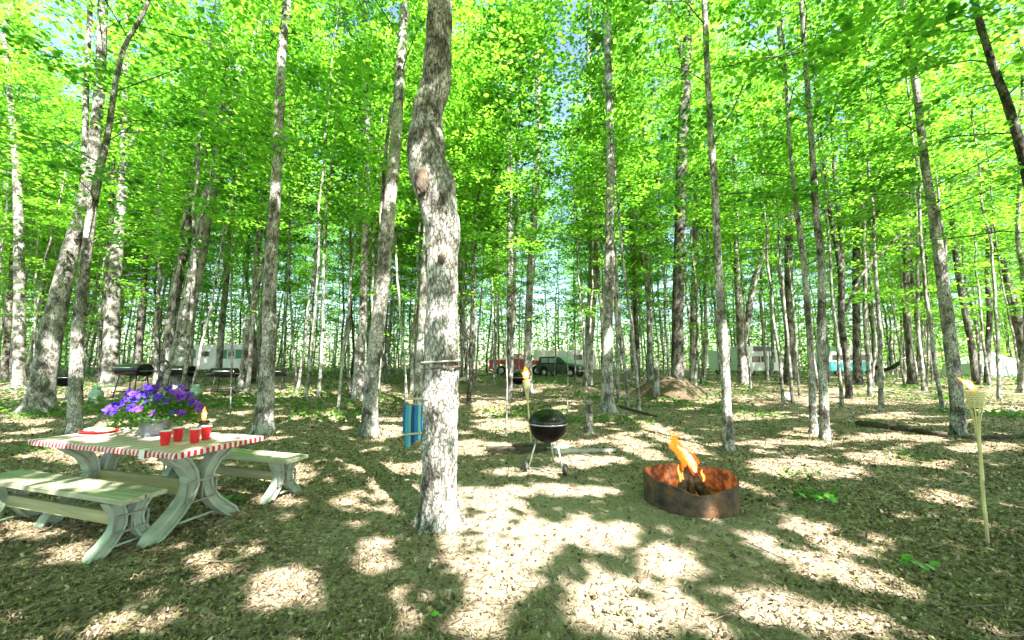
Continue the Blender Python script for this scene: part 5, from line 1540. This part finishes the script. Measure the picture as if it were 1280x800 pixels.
# long low white trailer behind the car
t = thing('camper_trailer', 'long white trailer standing behind the dark green car', 'camper', far_at(705, 465, 37), 0)
m = MB(); m.extrude([(-2.8, .5), (2.8, .5), (2.9, 1.2), (2.7, 2.25), (-2.8, 2.3)], 'y', -1, 1); m.build('body', M['white'], t, bevel=.06)
panel(t, 'window', .8, 1.6, 1.35, 1.85, -1.012, M['glass']); panel(t, 'door', -.4, .2, .6, 2.1, -1.012, M['white'])
wheel(t, -.2, -.9); wheel(t, -.2, .9)
# white tent
M['tent'] = pmat('white_canvas', (.62, .70, .64), (.70, .76, .70), 2, .8)
t = thing('tent', 'big pale tent with a pointed roof at the right edge beyond the torch', 'tent', far_at(1232, 465, 31), -.15)
m = MB(); pk = (0.2, 0, 2.15)
cs = [(-1.75, -1.3, 1.05), (1.6, -1.3, 1.15), (1.6, 1.3, 1.15), (-1.75, 1.3, 1.05)]
gs = [(-2.0, -1.5, 0), (1.85, -1.5, 0), (1.85, 1.5, 0), (-2.0, 1.5, 0)]
m.add(cs + [pk], [(0, 1, 4), (1, 2, 4), (2, 3, 4), (3, 0, 4)]); m.build('roof', M['tent'], t)
m = MB(); m.add(cs + gs, [(0, 1, 5, 4), (1, 2, 6, 5), (2, 3, 7, 6), (3, 0, 4, 7)]); m.build('wall', M['tent'], t)
m = MB()
for (a, b_) in zip(cs, gs): m.tube([a, b_], .03, 6)
m.build('frame', M['alu'], t)
m = MB(); m.add([(-.5, -1.512, .02), (.5, -1.512, .02), (.3, -1.44, .9), (-.3, -1.44, .9)], [(0, 1, 2, 3)]); o = m.build('door', pmat('tent_door', (.35, .42, .38), (.4, .48, .42), 3, .8), t); o.modifiers.new('t', 'SOLIDIFY').thickness = .01
# dark hammock far right
t = thing('hammock', 'dark green hammock slung between far trunks right of the teal van', 'hammock', far_at(1107, 465, 22), 0)
m = MB(); N_ = 20; vs_ = []
for i in range(N_ + 1):
    u_ = i / N_; x = -1.0 + 2.0 * u_; sag = .95 + .55 * (2 * u_ - 1) ** 2 * (.8 if u_ < .5 else 1) - .1
    w_ = .30 * math.sin(math.pi * max(.03, min(.97, u_))) ** .6
    for j in range(7):
        v_ = j / 6 * 2 - 1; vs_.append((x, v_ * w_, sag - .18 * (1 - v_ * v_) * math.sin(math.pi * u_)))
m.add(vs_, [(i * 7 + j, (i + 1) * 7 + j, (i + 1) * 7 + j + 1, i * 7 + j + 1) for i in range(N_) for j in range(6)])
m.build('cloth', M['enamel'], t, smooth=True).modifiers.new('t', 'SOLIDIFY').thickness = .01
m = MB(); m.tube([(-1, 0, 1.28), (-1.9, .1, 1.6)], .012, 5); m.tube([(1, 0, 1.4), (1.9, .1, 1.75)], .012, 5); m.build('rope', M['rope'], t)
# string lights
M['bulb'] = emat('warm_bulb', (1.0, .38, .12), 3.0)
for (a, b_, Y, nb, lb) in [((1186, 427), (1240, 406), 20, 6, 'short slanting row of orange string lights left of the tent peak'), ((1130, 441), (1182, 439), 24, 7, 'level row of orange string lights behind the leaning maple on the right'),
                          ((670, 434), (800, 434), 24, 12, 'row of orange string lights above the dark green car')]:
    A = PL(*a, Y); B = PL(*b_, Y)
    t = thing('string_lights', lb, 'string lights', A, 0, 'orange string lights strung between far trees')
    f_ = lambda u_: (B - A) * u_ + Vector((0, 0, -.18 * 4 * u_ * (1 - u_)))
    m = MB(); m.tube([f_(k / 20) for k in range(21)], .008, 5); m.build('cable', M['rubber'], t)
    for k in range(nb):
        q = f_((k + .5) / nb); m = MB(); m.sphere((0, 0, 0), .032, 1, 1, 1.25, 10, 7); o = m.build('bulb', M['bulb'], t, smooth=True); o.location = q + Vector((0, 0, -.05))
print('objects', len(bpy.data.objects))
